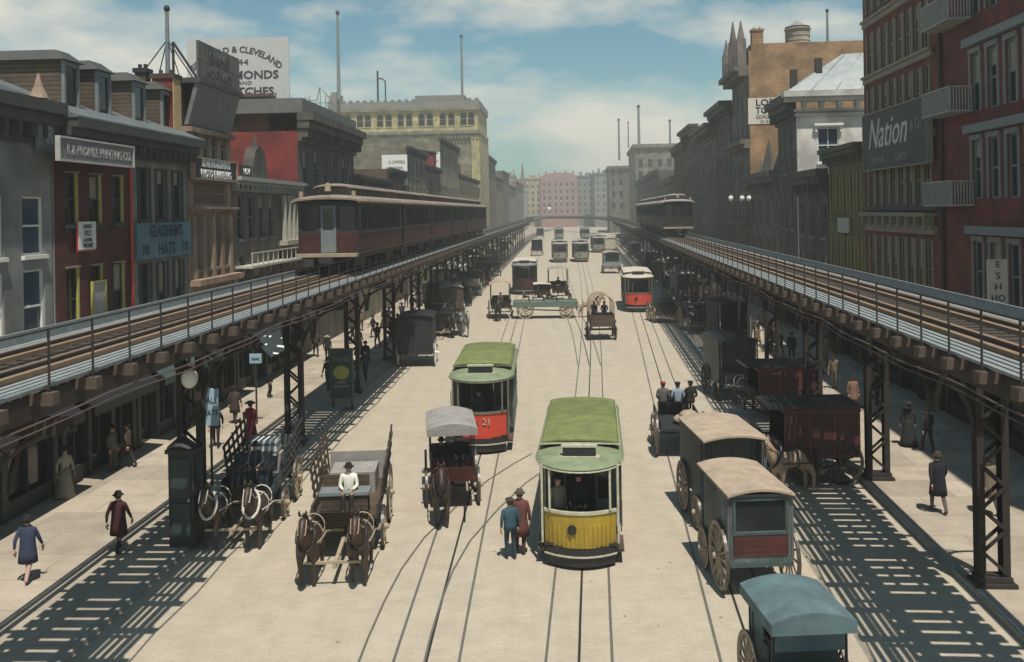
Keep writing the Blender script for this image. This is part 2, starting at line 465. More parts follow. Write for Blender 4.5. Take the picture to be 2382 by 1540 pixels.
            b.build('arch', M['iron'], ca)
    return root
lposts = [28.6 + 11.2 * k for k in range(24)] + [17.4]
rposts = [24.9 + 9.5 * k for k in range(28)] + [15.2]
elevated('dark elevated railway with plank walkway along the left houses, carrying the long maroon train', AL, [(-10.85, 6), (-10.85, 320), (-9, 420), (-4, 520)], 1, lposts, -11.5)
elevated('dark elevated railway on lattice columns along the right houses, bending away at the far end', AR, [(8.9, 6), (8.9, 260), (7.2, 340), (-2, 420), (-30, 480)], -1, rposts, 10.1)
# ------------------------------------------------------------------ buildings
WINC = {}
def win_mesh(w_, h_, fm, pm, style):
    k = (round(w_, 2), round(h_, 2), fm.name, pm.name, style)
    if k in WINC: return WINC[k]
    b = MB(); hw, t = w_ / 2, .07
    for x in (-hw, hw - t): b.box(x, x + t, .07, .15, 0, h_)                       # sash frame
    for z in (0, h_ * .5 - t / 2, h_ - t): b.box(-hw + t, hw - t, .075, .148, z, z + t)
    if 'm' in style: b.box(-.025, .025, .08, .145, t, h_ - t)
    if 'l' in style:                                                              # lintel
        b.box(-hw - .14, hw + .14, -.09, .02, h_ + .002, h_ + .22)
    if 'h' in style:                                                              # hood on brackets
        b.box(-hw - .3, hw + .3, -.38, .02, h_ + .16, h_ + .34); b.box(-hw - .24, hw + .24, -.28, .02, h_ + .06, h_ + .158)
        for x in (-hw - .22, hw + .06): b.box(x, x + .16, -.24, .02, h_ - .3, h_ + .058)
    if 'j' in style:                                                              # broad jambs
        for x in (-hw - .16, hw + .002): b.box(x, x + .158, -.06, .02, 0, h_)
    if 'a' in style:                                                              # arched head
        n = 8; hh = h_
        arc = [(math.cos(math.pi * i / n) * (hw + .1), math.sin(math.pi * i / n) * (hw + .1)) for i in range(n + 1)]
        arc2 = [(math.cos(math.pi * i / n) * (hw - .1), math.sin(math.pi * i / n) * (hw - .1)) for i in range(n + 1)]
        for i in range(n):
            q = [arc[i], arc[i + 1], arc2[i + 1], arc2[i]]
            b.hexa([(p[0], -.06, hh - hw + p[1]) for p in q] + [(p[0], .1, hh - hw + p[1]) for p in q])
    if 's' in style: b.box(-hw - .1, hw + .1, -.12, .06, -.14, -.004)              # sill
    f = b.mesh('window', fm)
    p = MB(); p.box(-hw + .02, hw - .02, .155, .17, .02, h_ - .02)
    WINC[k] = (f, p.mesh('pane', pm), {})
    return WINC[k]
def window(root, T, rz, a, z, w_, h_, fm, pm=None, style='s', blind=0.0):
    f, p, bl = win_mesh(w_, h_, fm, pm or M['glass'], style)
    o = obj('window', f, root, T(a, z, 0), rz); obj('pane', p, o)
    if 'y' in style:                                                             # sunlit far reveal, its light put into a yellow strip
        b = MB(); b.box(w_ / 2 - .10, w_ / 2 - .002, -.02, .068, .02, h_); b.build('lit_jamb', frame_y, o)
        b = MB(); b.box(-w_ / 2 - .05, w_ / 2 + .05, -.07, -.001, h_ + .004, h_ + .07); b.build('head', frame_k, o)
    if blind:
        kb = round(blind, 1)
        if kb not in bl:
            b = MB(); b.box(-w_ / 2 + .08, w_ / 2 - .08, .150, .153, h_ * (1 - kb), h_ - .08); bl[kb] = b.mesh('blind', M['blind'])
        obj('blind', bl[kb], o)
    return o
def wall_skin(mb, T, a0, a1, b0, b1, wins, th):
    A = sorted({a0, a1} | {x for q in wins for x in (q[0], q[1]) if a0 < x < a1})
    B = sorted({b0, b1} | {x for q in wins for x in (q[2], q[3]) if b0 < x < b1})
    for j in range(len(B) - 1):
        run = None
        for i in range(len(A)):
            solid = i < len(A) - 1 and not any(q[0] < (A[i] + A[i + 1]) / 2 < q[1] and q[2] < (B[j] + B[j + 1]) / 2 < q[3] for q in wins)
            if solid and run is None: run = A[i]
            if not solid and run is not None:
                mb.tbox(T, run, A[i], B[j], B[j + 1], -th, 0); run = None
def bld(name, label, cat, side, y0, y1, zt, wm, rows=(), depth=11, group='houses along the left side of the street', x0=None, fm=None,
        cornice=None, shop=None, sidem=None, cut=None, zb=0.0, roofm=None):
    L = side == 'L'; s = 1 if L else -1; a = AL if L else AR
    x0 = (-18 if L else 16.5) if x0 is None else x0
    lx, ly = loc2w(x0, y0, a)
    root = thing(name, label, cat, (lx, ly, 0), -a, group)
    W = y1 - y0 - .03
    T = lambda p, q, c: Vector((s * c, p, q))
    rz = math.pi / 2 if L else -math.pi / 2
    fm = fm or M['cream']
    wins = []
    for r_ in rows:
        z0, z1, ww, ys = r_[:4]
        for y in ys: wins.append((y - y0 - ww / 2, y - y0 + ww / 2, z0, z1))
    wb = MB(); zs = shop['z'] if shop else zb
    th = .26
    wb.tbox(T, 0, W, zb, zt, -depth, -th)
    wall_skin(wb, T, 0, W, zs, zt, wins, th - .001)
    wb.build('wall', wm, root)
    if sidem:
        b = MB(); b.box(min(-s * .001, -s * depth), max(-s * .001, -s * depth), -.08, -.001, zb, zt); b.build('side_wall', sidem, root)
    for r_ in rows:
        z0, z1, ww, ys = r_[:4]; st = r_[4] if len(r_) > 4 else 's'; f2 = (r_[5] if len(r_) > 5 else None) or fm; pm = r_[6] if len(r_) > 6 else None
        for y in ys: window(root, T, rz, y - y0, z0, ww, z1 - z0, f2, pm, st, random.choice((0, 0, .3, .5)) if not pm else 0)
    if cornice:
        z, h_, pr, cm = cornice[:4]; b = MB()
        e = .15 if len(cornice) < 6 else cornice[5]
        b.tbox(T, -e, W + e, z + h_ * .72, z + h_, .001, pr); b.tbox(T, -e * .6, W + e * .6, z + h_ * .45, z + h_ * .72 - .002, .001, pr * .72)
        b.tbox(T, 0, W, z, z + h_ * .14, .001, pr * .22)
        n = max(2, int(W / (cornice[4] if len(cornice) > 4 else .75)))
        for i in range(n + 1):
            y = .12 + (W - .24) * i / n; b.tbox(T, y - .1, y + .1, z + h_ * .14 + .002, z + h_ * .45 - .002, .001, pr * .62)
        b.build('cornice', cm, root)
    if shop:
        m = shop['m']; z = shop['z']; b = MB(); n = shop.get('n', 3)
        b.tbox(T, .02, W - .02, z - .75, z - .02, .001, .22); b.tbox(T, -.05, W + .05, z - .02, z + .14, .001, .42)
        for i in range(n + 1):
            y = .2 + (W - .4) * i / n; b.tbox(T, y - .16, y + .16, 0.0, z - .752, -.24, .12)
        for i in range(n):
            ya, yb = .2 + (W - .4) * i / n + .16, .2 + (W - .4) * (i + 1) / n - .16
            if i != shop.get('door', 1): b.tbox(T, ya, yb, 0, .7, -.24, .06)
            b.tbox(T, (ya + yb) / 2 - .04, (ya + yb) / 2 + .04, .7, z - .752, -.24, -.02); b.tbox(T, ya, yb, 2.55, 2.67, -.235, -.025)
        b.build('shopfront', m, root)
        for i in range(n):
            ya, yb = .2 + (W - .4) * i / n + .17, .2 + (W - .4) * (i + 1) / n - .17
            b = MB(); b.tbox(T, ya, yb, .05 if i == shop.get('door', 1) else .71, z - .76, -.20, -.17); b.build('shop_window', M['glass'], root)
        if shop.get('shade_awn'):  # awning added to throw shade on the shopfront and pavement
            d, zz = shop['shade_awn']; b = MB()
            p = [(.23, zz + .75), (.23, zz + .69), (d, zz), (d, zz - .28), (d + .04, zz - .28), (d + .04, zz + .04)]
            b.prism(p, lambda q, r2, t: T(t, r2, q), .3, W - .3); b.build('shade_awning', shop.get('am', M['black']), root)
    if roofm:
        b = MB(); b.tbox(T, .02, W - .02, zt + .002, zt + .1, -depth + .2, -.3); b.build('roof', roofm, root)
    root['W'] = W
    return root, T, rz, W
def sign(label, cat, root_xyz, rz, w_, h_, bm_, lines, lm, group='signs on the houses', frame=None, tilt=0.0, th=.12, name='signboard'):
    """flat board, facing -y of its own frame; lines = (text, size, x, z from the middle, width factor[, arch])"""
    t = thing(name, label, cat, root_xyz, rz, group)
    t.rotation_euler = (tilt, 0, rz)
    b = MB(); b.box(-w_ / 2, w_ / 2, 0, th, -h_ / 2, h_ / 2); b.build('board', bm_, t)
    if frame:
        b = MB(); f = .07
        b.box(-w_ / 2 - f, w_ / 2 + f, -.05, th, h_ / 2 + .001, h_ / 2 + f); b.box(-w_ / 2 - f, w_ / 2 + f, -.05, th, -h_ / 2 - f, -h_ / 2 - .001)
        b.box(-w_ / 2 - f, -w_ / 2 - .001, -.05, th, -h_ / 2, h_ / 2); b.box(w_ / 2 + .001, w_ / 2 + f, -.05, th, -h_ / 2, h_ / 2)
        b.build('frame', frame, t)
    for l in lines:
        text(l[0], l[1], 'lettering', lm, t, (l[2], -.012, l[3]), (math.pi / 2, 0, 0), .012, 0, l[4] if len(l) > 4 else 1, l[6] if len(l) > 6 else .0, 'CENTER', l[5] if len(l) > 5 else None)
    return t
def LW(x, y, z): p = loc2w(x, y, AL); return (p[0], p[1], z)
def RW(x, y, z): p = loc2w(x, y, AR); return (p[0], p[1], z)
LZ, RZ, LC, RC = -AL + math.pi / 2, -AR - math.pi / 2, -AL, -AR      # facing the street (left, right), facing the camera
brick_red = mat('red_brick', (.115, .028, .022), .85, .35, 1.2, .1, brick=(.46, .15, .012, (.62, .5, .48)), col2=(.05, .016, .014))
brick_bright = mat('bright_red_brick', (.23, .034, .026), .85, .3, 1.5, .1, brick=(.46, .15, .012, (.7, .6, .58)))
brick_dark = mat('dark_red_brick', (.20, .042, .03), .85, .4, 1.0, .1, brick=(.46, .15, .012, (.55, .5, .5)), col2=(.035, .012, .012))
brick_tan = mat('tan_brick', (.36, .22, .115), .9, .3, .8, .1, brick=(.5, .17, .012, (.75, .72, .7)), col2=(.22, .13, .07))
brick_brown = mat('brown_brick', (.12, .075, .05), .9, .4, 1.2, .1, brick=(.46, .15, .012, (.7, .65, .6)), col2=(.05, .03, .022))
stone_grey = mat('grey_stone', (.235, .235, .225), .85, .3, 1.5, .1, streak=True)
stone_green = mat('greenish_stone', (.215, .22, .20), .85, .4, 1.2, .1, streak=True)
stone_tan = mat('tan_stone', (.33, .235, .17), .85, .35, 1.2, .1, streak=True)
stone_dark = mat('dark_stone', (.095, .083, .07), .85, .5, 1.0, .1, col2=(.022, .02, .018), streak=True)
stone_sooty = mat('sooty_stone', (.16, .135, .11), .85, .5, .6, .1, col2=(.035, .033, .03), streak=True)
stone_cream = mat('cream_stone', (.44, .38, .20), .85, .3, .5, .05, streak=True, col2=(.25, .22, .13))
stone_buff = mat('buff_stone', (.24, .22, .155), .85, .4, .4, .05, brick=(.9, .4, .02, (.7, .7, .66)), col2=(.12, .115, .09))
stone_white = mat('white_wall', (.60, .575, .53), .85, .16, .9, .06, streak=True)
olive = mat('olive_paint', (.125, .105, .035), .8, .35, 1.0, .05, streak=True)
cornm = mat('dark_cornice', (.050, .052, .047), .75, .4, 2)
slate = mat('slate_roof', (.11, .125, .13), .6, .35, 1.5, .1)
siding = mat('brown_siding', (.115, .085, .058), .85, .35, 1.5, .1, brick=(6.0, .17, .02, (.35, .33, .3)))
frame_y = mat('lit_jamb_frame_yellow', (.40, .36, .09), .7, .3, 4)  # painted sunlight on the jambs; also the notice board's yellow frame
frame_dk = mat('black_green_sash', (.035, .042, .034), .6, .4, 4)
frame_g = mat('grey_green_trim', (.17, .18, .15), .7, .3, 4)
frame_k = mat('drab_trim', (.22, .20, .145), .7, .35, 3)
dshop = mat('dark_shop_paint', (.020, .022, .020), .6, .5, 2)
gshop = mat('green_shop_paint', (.026, .042, .036), .6, .5, 2)
# ---- left row
def shop(z=4.2, m=None, n=3, door=1, shade_awn=(1.2, 3.0), am=None): return dict(z=z, m=m or dshop, n=n, door=door, shade_awn=shade_awn, am=am or M['black'])
bld('stone_house', 'pale grey stone house with blue windows at the left end of the row', 'building', 'L', 20, 32.6, 13.9, stone_grey,
    [(8.6, 10.6, 1.3, [22.5, 26, 29, 31.4], 's', M['white'], M['glassb']), (5.6, 8.1, 1.3, [22.5, 26, 29, 31.4], 's', M['white'], M['glassb'])],
    cornice=(12.4, 1.5, .6, cornm), shop=shop(4.4, gshop, 4))
red, T, rz, W = bld('brick_house', 'narrow dark red brick house with yellow sunlight painted on jambs and a red drainpipe', 'building', 'L', 32.75, 38.75, 13.3, brick_red,
    [(9.6, 11.5, .9, [33.95, 35.75, 37.6], 'sy', frame_dk), (5.7, 8.0, .9, [33.95, 35.75, 37.6], 'sy', frame_dk)],
    cornice=(12.3, 1.1, .95, cornm, .6, 0), shop=shop(4.3, dshop, 3), sidem=stone_grey)
b = MB(); b.tube([T(W - .12, 4.4, .1), T(W - .12, 11.9, .1)], .07, 8); b.build('drainpipe', M['red'], red)
hat, T2, rz2, W2 = bld('stone_house', 'grey green stone house with a blue sign band across its front', 'building', 'L', 38.8, 44.7, 13.3, stone_green,
    [(9.7, 12.0, .95, [40.0, 41.75, 43.55], 'sj', frame_dk), (5.0, 7.85, .95, [40.0, 41.75, 43.55], 'sj', frame_dk)],
    cornice=(12.3, 1.1, .95, cornm, .6, 0), shop=shop(4.2, gshop, 3, 0, (1.2, 3.0), M['teal']))
for rt, Wd, ds in ((red, W, (34.3, 36.85)), (hat, W2, (40.1, 43.0))):         # slate slope behind the cornice, with dormers
    y0 = 32.75 if rt is red else 38.8
    b = MB(); b.prism([(.3, 13.42), (.95, 13.42), (.95, 13.5), (-3.4, 15.3), (-3.4, 13.42)], lambda p, q, t: (p, t, q), -.05, Wd + .1); rf = b.build('roof', slate, rt)
    for d in ds:
        yy = d - y0; dm = MB()
        dm.box(-3.2, -.52, yy, yy + 1.15, 13.9, 15.75); o = dm.build('dormer', siding, rf)
        b = MB(); b.hexa([(-3.4, yy - .2, 15.75), (-.25, yy - .2, 15.75), (-.25, yy + 1.35, 15.75), (-3.4, yy + 1.35, 15.75), (-3.4, yy + .1, 16.15), (-.75, yy + .1, 16.15), (-.75, yy + 1.05, 16.15), (-3.4, yy + 1.05, 16.15)])
        b.build('dormer_roof', cornm, rt)
        b = MB()
        for k in (yy + .02, yy + 1.02): b.box(-.515, -.38, k, k + .12, 13.75, 15.74)
        b.box(-.515, -.4, yy + .15, yy + 1.0, 15.55, 15.74); b.build('dormer_frame', M['bluegrey'], rt)
        b = MB(); b.box(-.515, -.48, yy + .15, yy + 1.0, 14.2, 15.54); b.build('dormer_window', M['glass'], rt)
# chimneys of the dormer houses
def chimney(label, xyz, rz, sx, sy, h_, m, cap, group='chimneys on the roofs', face=None):
    t = thing('chimney', label, 'chimney', xyz, rz, group)
    b = MB(); b.box(-sx / 2, sx / 2, -sy / 2, sy / 2, 0, h_); b.build('stack', m, t)
    if face:
        b = MB(); b.box(sx / 2 + .001, sx / 2 + .04, -sy / 2, sy / 2, 0, h_); b.build('tan_side', face, t)  # separate facing on the stack's street side
    b = MB(); b.box(-sx / 2 - .08, sx / 2 + .08, -sy / 2 - .08, sy / 2 + .08, h_ + .002, h_ + .22)
    for i in range(2): b.tube([(-sx / 4 + i * sx / 2, 0, h_ + .22), (-sx / 4 + i * sx / 2, 0, h_ + .45)], .1, 8)
    b.build('cap', cap, t); return t
x, z = ony(332, 152, 45.6, AL); chimney('short dark brick chimney behind the dormers', LW(x, 45.6, 14.2), LC, .55, .6, z - 14.6, brick_brown, M['black'])
x, z = ony(393, 290, 44.3, AL); chimney('tall red brick chimney with a tan street side beside the dormers', LW(x - .1, 44.3, 13.0), LC, 1.0, .9, 3.4, brick_bright, M['wood'], face=mat('tan_face', (.50, .36, .18), .8, .2))
photo, T, rz, W = bld('stone_house', 'tan stone house with tall pilasters under the leaning grey skylight', 'building', 'L', 44.8, 50.9, 14.2, stone_tan,
    [(12.75, 14.0, .7, [46.0, 47.3, 48.5, 49.8], 's', frame_k), (10.4, 11.6, 4.6, [47.85], 's', stone_tan, mat('brown_shutter', (.15, .095, .055), .7, .4, 3)), (7.2, 9.8, .75, [46.0, 47.25, 48.5, 49.75], 's', frame_k)],
    cornice=(9.9, .4, .4, stone_tan), shop=shop(4.4, dshop, 3), zb=0)
b = MB()
for y in (45.35, 46.62, 47.87, 49.12, 50.4): b.tbox(T, y - 44.8 - .2, y - 44.8 + .2, 6.75, 9.88, .001, .16)
b.build('pilaster', stone_tan, photo)
b = MB(); b.tbox(T, -.05, W + .05, 6.45, 6.74, .001, .6); b.tbox(T, 0, W, 13.95, 14.2, .001, .3); b.build('ledge', stone_tan, photo)
b = MB(); b.hexa([T(.1, 14.3, .05), T(W - .1, 14.3, .05), T(W - .1, 14.3, -.15), T(.1, 14.3, -.15), T(.1, 16.3, .62), T(W - .1, 16.3, .62), T(W - .1, 16.3, .4), T(.1, 16.3, .4)]); b.build('skylight', mat('grey_skylight', (.15, .155, .155), .45, .25, 2), photo)
b = MB(); b.tbox(T, 0, W, 16.3, 16.55, -1.5, .75); b.tbox(T, 0, W, 14.2, 16.3, -9, -.3); b.build('roof', cornm, photo)
low, T, rz, W = bld('stone_house', 'low dark house with pale columns and an arched pediment beside the train front', 'building', 'L', 51, 64, 12.0, stone_sooty,
    [(8.5, 11.0, .8, [60.2, 61.2, 62.2, 63.2], 'j', frame_k), (8.5, 11.0, 1.0, [52.3, 54.2, 56.1, 58], 's', frame_g), (5, 7.6, 1.1, [52.5, 55, 57.5, 60, 62.4], 's', frame_g)],
    cornice=(11.2, .8, .6, mat('pale_ledge', (.32, .32, .29), .7, .3)), shop=shop(4.2, gshop, 5))
b = MB(); arc = [(1.4 * math.cos(math.pi * k / 10), 1.9 * math.sin(math.pi * k / 10)) for k in range(11)]
b.prism(arc, lambda p, q, t: T(4.6 + p, 12.05 + q, t), -.5, .12)
b.tube([T(4.6, 13.9, -.2), T(4.6, 14.5, -.2)], [.25, .05], 8); b.build('pediment', stone_dark, low)
b = MB()
for y in (59.7, 60.7, 61.7, 62.7, 63.7): b.tube([T(y - 51, 8.2, .3), T(y - 51, 11.1, .3)], .17, 10)
b.tbox(T, 8.3, 12.9, 7.9, 8.2, .001, .6); b.build('pale_column', mat('pale_column', (.36, .34, .27), .7, .3), low)
b = MB(); b.tbox(T, .3, 12.8, 6.9, 7.02, .001, 1.0)
for k in range(14): b.tbox(T, .3 + k * .95, .36 + k * .95, 7.02, 7.7, .93, .99)
b.tbox(T, .3, 12.7, 7.7, 7.76, .9, 1.0); b.build('balcony', mat('pale_iron', (.45, .43, .37), .6, .3), low)
dark, T, rz, W = bld('stone_house', 'tall dark house with a heavy overhanging cornice behind the train roof', 'building', 'L', 64.2, 81.8, 15.6, stone_dark,
    [(12, 14.4, 1.1, [66, 69, 72, 75, 78, 80.6], 's', frame_g), (8, 10.8, 1.1, [66, 69, 72, 75, 78, 80.6], 's', frame_g)],
    cornice=(14.9, 2.0, 1.15, stone_dark, .9), sidem=brick_bright, depth=10)
b = MB(); b.tbox(T, .2, W - .2, 16.9, 17.9, -9.8, .3); b.build('parapet', mat('grey_parapet', (.13, .13, .12), .8, .3), dark)
x, z = ony(598, 240, 66.0, AL); chimney('broad rust brown chimney block in front of the big billboard', LW(x, 66.0, 15.6), LC, 2.1, 1.6, z - 15.6 + .35, mat('rust_brick', (.15, .06, .035), .9, .4, 2, brick=(.46, .15, .012)), M['beam'])
# ---- rows between the dark house and the cream block
mids = [(82, 98, 13.2, stone_buff, 'buff stone house with a flat roof just behind the heavy cornice'),
        (98, 110, 14.5, brick_brown, 'brown brick house between the buff houses behind the train'),
        (110, 126, 17.6, stone_buff, 'buff stone house carrying the first white sign above the train'),
        (126, 141, 16.2, stone_sooty, 'sooty grey house with a red shed on the roof above the train'),
        (141, 166, 21.0, stone_buff, 'tall buff house carrying the second white sign above the train'),
        (166, 207, 16.5, stone_cream, 'low cream house in front of the tall arcaded block')]
for y0, y1, z, m, lab in mids:
    n = int((y1 - y0) / 3)
    ys = [y0 + 1.5 + (y1 - y0 - 3) * i / (n - 1) for i in range(n)]
    bld('row_house', lab, 'building', 'L', y0, y1, z, m, [(z - 3.4, z - 1.2, 1.2, ys, 's', frame_k), (z - 7, z - 4.6, 1.2, ys, 's', frame_k)], cornice=(z - .8, .9, .5, cornm, 1.2), depth=14)
def roofbox(label, xyz, rz, sx, sy, h_, m, tilt=.5):
    t = thing('roof_shed', label, 'roof shed', xyz, rz)
    b = MB(); b.hexa([(-sx / 2, -sy / 2, 0), (sx / 2, -sy / 2, 0), (sx / 2, sy / 2, 0), (-sx / 2, sy / 2, 0), (-sx / 2, -sy / 2, h_ + tilt), (sx / 2, -sy / 2, h_), (sx / 2, sy / 2, h_), (-sx / 2, sy / 2, h_ + tilt)]); b.build('shed_wall', m, t)
    b = MB(); b.hexa([(-sx / 2 - .2, -sy / 2 - .2, h_ + tilt + .03), (sx / 2 + .2, -sy / 2 - .2, h_ + .002), (sx / 2 + .2, sy / 2 + .2, h_ + .002), (-sx / 2 - .2, sy / 2 + .2, h_ + tilt + .03), (-sx / 2 - .2, -sy / 2 - .2, h_ + tilt + .2), (sx / 2 + .2, -sy / 2 - .2, h_ + .17), (sx / 2 + .2, sy / 2 + .2, h_ + .17), (-sx / 2 - .2, sy / 2 + .2, h_ + tilt + .2)]); b.build('shed_roof', M['rust'], t)
    return t
x, z = ony(967, 388, 120, AL); roofbox('dark red roof shed between the two white signs above the train', LW(x, 129, 16.2), LC, 2.6, 2.5, 1.7, mat('red_board', (.20, .03, .025), .8, .3))
# ---- the tall arcaded block, facing us
y0 = 208.0
lx, ly = loc2w(-18, y0, AL)
cb = thing('arcaded_block', 'tall cream block with a top row of arched windows and a crenellated parapet', 'building', (lx, ly, 0), -AL)
def TC(a, b_, c): return Vector((a, -c, b_))
wins, cx = [], []
for u in (790, 809, 837, 855.5, 884, 904, 932, 951.5, 980.5, 1000, 1030, 1050, 1078, 1096):
    xx, _ = ony(u, 280, y0, AL); cx.append(xx + 18); wins.append((xx + 18 - .75, xx + 18 + .75, 29.0, 31.9))
low_w = []
for zr in (18.2, 22.0):
    for k in range(9): low_w.append((-30.5 + k * 3.6, -29.1 + k * 3.6, zr, zr + 2.2))
wb = MB(); wb.box(-33.2, -.01, .4, 26, 0, 33.0); wall_skin(wb, TC, -33.2, -.01, 27.9, 33.0, wins, .39); wb.build('wall', stone_cream, cb)
wb = MB(); wall_skin(wb, TC, -33.2, -.01, 0, 27.9, low_w, .385); wb.build('lower_wall', stone_buff, cb)
for a_ in cx: window(cb, TC, 0, a_, 29.0, 1.5, 2.9, stone_cream, None, 'sa')
for q in low_w: window(cb, TC, 0, (q[0] + q[1]) / 2, q[2], 1.4, 2.2, frame_k, None, 's')
b = MB(); b.box(-33.5, .5, -.6, .2, 27.2, 27.9); b.box(-33.4, .3, -.35, .2, 26.5, 27.19)
b.box(-33.5, .55, -.55, .2, 32.4, 33.0)
for k in range(42): b.box(-33.2 + k * .8, -32.85 + k * .8, -.5, .1, 26.0, 26.48)
b.build('cornice', stone_buff, cb)
b = MB(); b.box(-33.4, .4, -.3, .5, 33.0, 34.6); b.box(-.4, .4, .5, 25, 33, 34.6)
for k in range(22): b.box(-33.3 + k * 1.56, -32.6 + k * 1.56, -.35, .45, 34.6, 35.0)
b.box(-33.0, -30.4, -.3, 2, 34.6, 36.3); b.box(-32.6, -30.9, -.2, 1.6, 36.3, 37.0); b.box(-14, -3, 1, 9, 33, 35.9); b.build('parapet', mat('grey_stone_top', (.2, .195, .175), .85, .35, .6), cb)
b = MB(); b.box(-.01, .5, .3, 24, 27.2, 27.9); b.box(-1.5, .3, -.3, .39, 0, 26.4); b.box(.001, .3, .5, 25.8, 0, 27.1); b.build('corner_pier', stone_cream, cb)
# further left row, stepping down the street
far = [(236, 262, 23.5, stone_sooty, 'grey house with a sloping roof past the arcaded block', 1), (263, 292, 19.5, stone_buff, 'buff house further along than the sloping roof', 0),
       (293, 330, 22.5, stone_sooty, 'narrow sooty house far down the left side', 0), (331, 380, 19, stone_grey, 'pale grey house near the far left end of the row', 0), (381, 460, 22, stone_buff, 'last buff house at the far left end of the row', 0)]
for y0, y1, z, m, lab, sl in far:
    n = int((y1 - y0) / 3.5); ys = [y0 + 2 + (y1 - y0 - 4) * i / (n - 1) for i in range(n)]
    r_, T, rz, W = bld('row_house', lab, 'building', 'L', y0, y1, z, m, [(z - 3.6, z - 1.2, 1.4, ys[::2], 's', frame_k), (z - 8, z - 5.4, 1.4, ys[::2], 's', frame_k)], cornice=(z - .8, .9, .5, cornm, 1.5), depth=20)
    if sl:
        b = MB(); b.prism([(.7, z + .1), (-6, z + 6.5), (-14, z + 6.5), (-14, z + .1)], lambda p, q, t: T(t, q, p), -.2, W); b.build('roof', slate, r_)
# ---- right row
GR = 'houses along the right side of the street'
rw = lambda y0, y1, n, m=.6: [y0 + m + (y1 - y0 - 2 * m) * i / (n - 1) for i in range(n)]
rowsA = []
for z0, z1 in ((20.9, 23.4), (17.3, 19.75), (14.15, 16.55), (9.75, 12.2), (5.2, 8.1)):
    rowsA.append((z0, z1, .86, rw(46.3, 57.3, 8, 1.0), 'j', frame_k))
bigred, T, rz, W = bld('brick_warehouse', 'big dark red brick warehouse with rows of narrow windows and iron lintels', 'building', 'R', 45.6, 57.6, 25, brick_dark, rowsA, group=GR, shop=shop(4.2, dshop, 4), depth=16, cornice=(23.6, 1.4, 1.2, cornm))
b = MB()
for z in (8.35, 13.0, 16.85, 20.1): b.tbox(T, .5, W - .5, z, z + .28, .001, .22); b.tbox(T, .5, W - .5, z + .283, z + .42, .001, .34)
for k in range(9): b.tbox(T, .9 + k * 1.25, 1.15 + k * 1.25, 8.65, 9.2, .001, .5)
b.tbox(T, .6, W - .6, 9.2, 9.4, .001, .62); b.build('lintel', frame_k, bigred)
b = MB()
for z in (4.95, 9.5, 13.85, 17.0): b.tbox(T, .4, W - .4, z, z + .22, .001, .16)
b.build('sill_course', cornm, bigred)
rowsB = []
for z0, z1 in ((17.8, 20.3), (13.7, 16.2), (10.0, 12.5), (5.6, 8.2)):
    rowsB.append((z0, z1, .95, [36.5, 38.2, 39.9, 41.6], 'jl', M['bluegrey']))
    rowsB.append((z0, z1, .95, [26.5, 28.2, 31.5, 33.2], 'jl', M['bluegrey']))
esc, T, rz, W = bld('brick_warehouse', 'dark red brick building with iron balconies at the right edge', 'building', 'R', 22, 45.4, 26, brick_dark, rowsB, group=GR, shop=shop(4.2, dshop, 6), depth=14, x0=16.55)
for z in (20.6, 16.5, 12.8, 8.5): b = MB(); b.tbox(T, 13.2, W - 3, z, z + .35, .001, .3); b.build('lintel', M['bluegrey'], esc)
for z in (17.7, 13.75, 9.7):
    b = MB(); ya, yb = 19.8, 23.1
    b.tbox(T, ya, yb, z, z + .07, .05, 1.05); b.tbox(T, ya, yb, z + 1.05, z + 1.11, .99, 1.05)
    n = 20
    for k in range(n + 1): b.tbox(T, ya + (yb - ya - .04) * k / n, ya + .04 + (yb - ya - .04) * k / n, z + .07, z + 1.05, 1.0, 1.04)
    for yy in (ya, yb - .04):
        b.tbox(T, yy, yy + .04, z + 1.05, z + 1.1, .05, .988)
        for k in range(8): b.tbox(T, yy, yy + .04, z + .07, z + 1.05, .08 + k * .125, .12 + k * .125)
    b.build('balcony', mat('grey_iron', (.30, .30, .28), .6, .3), esc)
b = MB(); b.tube([T(W - .05, 4.3, .12), T(W - .05, 25, .12)], .09, 8); b.build('drainpipe', M['iron'], esc)
bld('painted_house', 'low olive painted house between the white house and the dark red warehouse', 'building', 'R', 57.8, 66.2, 13.2, olive,
    [(9.3, 11.9, .7, rw(57.8, 66.2, 5, 1.0), 'j', mat('olive_trim', (.24, .21, .075), .7, .3)), (4.9, 7.9, .7, rw(57.8, 66.2, 5, 1.0), 'j', MATS['olive_trim'])],
    group=GR, cornice=(12.5, 1.1, .7, mat('olive_cornice', (.075, .08, .045), .8, .3)), shop=shop(4.2, dshop, 3), sidem=olive, depth=13)
# white house: its long side faces us
y0 = 75.8
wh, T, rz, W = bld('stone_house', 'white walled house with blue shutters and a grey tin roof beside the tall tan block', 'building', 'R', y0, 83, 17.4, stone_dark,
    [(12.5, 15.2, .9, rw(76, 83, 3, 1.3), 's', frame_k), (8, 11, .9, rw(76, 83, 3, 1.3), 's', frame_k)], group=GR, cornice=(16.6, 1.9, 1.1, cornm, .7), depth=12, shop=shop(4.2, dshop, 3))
def TR(a, b_, c): return Vector((a, -.3 - c, b_))
ws = [(1.55, 3.15, 13.2, 15.9), (1.45, 3.1, 8.6, 11.7), (1.45, 3.1, 4.4, 7.0), (6.0, 7.6, 13.2, 15.9), (6.0, 7.6, 8.6, 11.7)]
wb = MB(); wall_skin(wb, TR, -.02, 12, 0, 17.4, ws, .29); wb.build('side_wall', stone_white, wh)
for q in ws: window(wh, TR, 0, (q[0] + q[1]) / 2, q[2], q[1] - q[0], q[3] - q[2], M['white'], M['glassb'], 'smh')
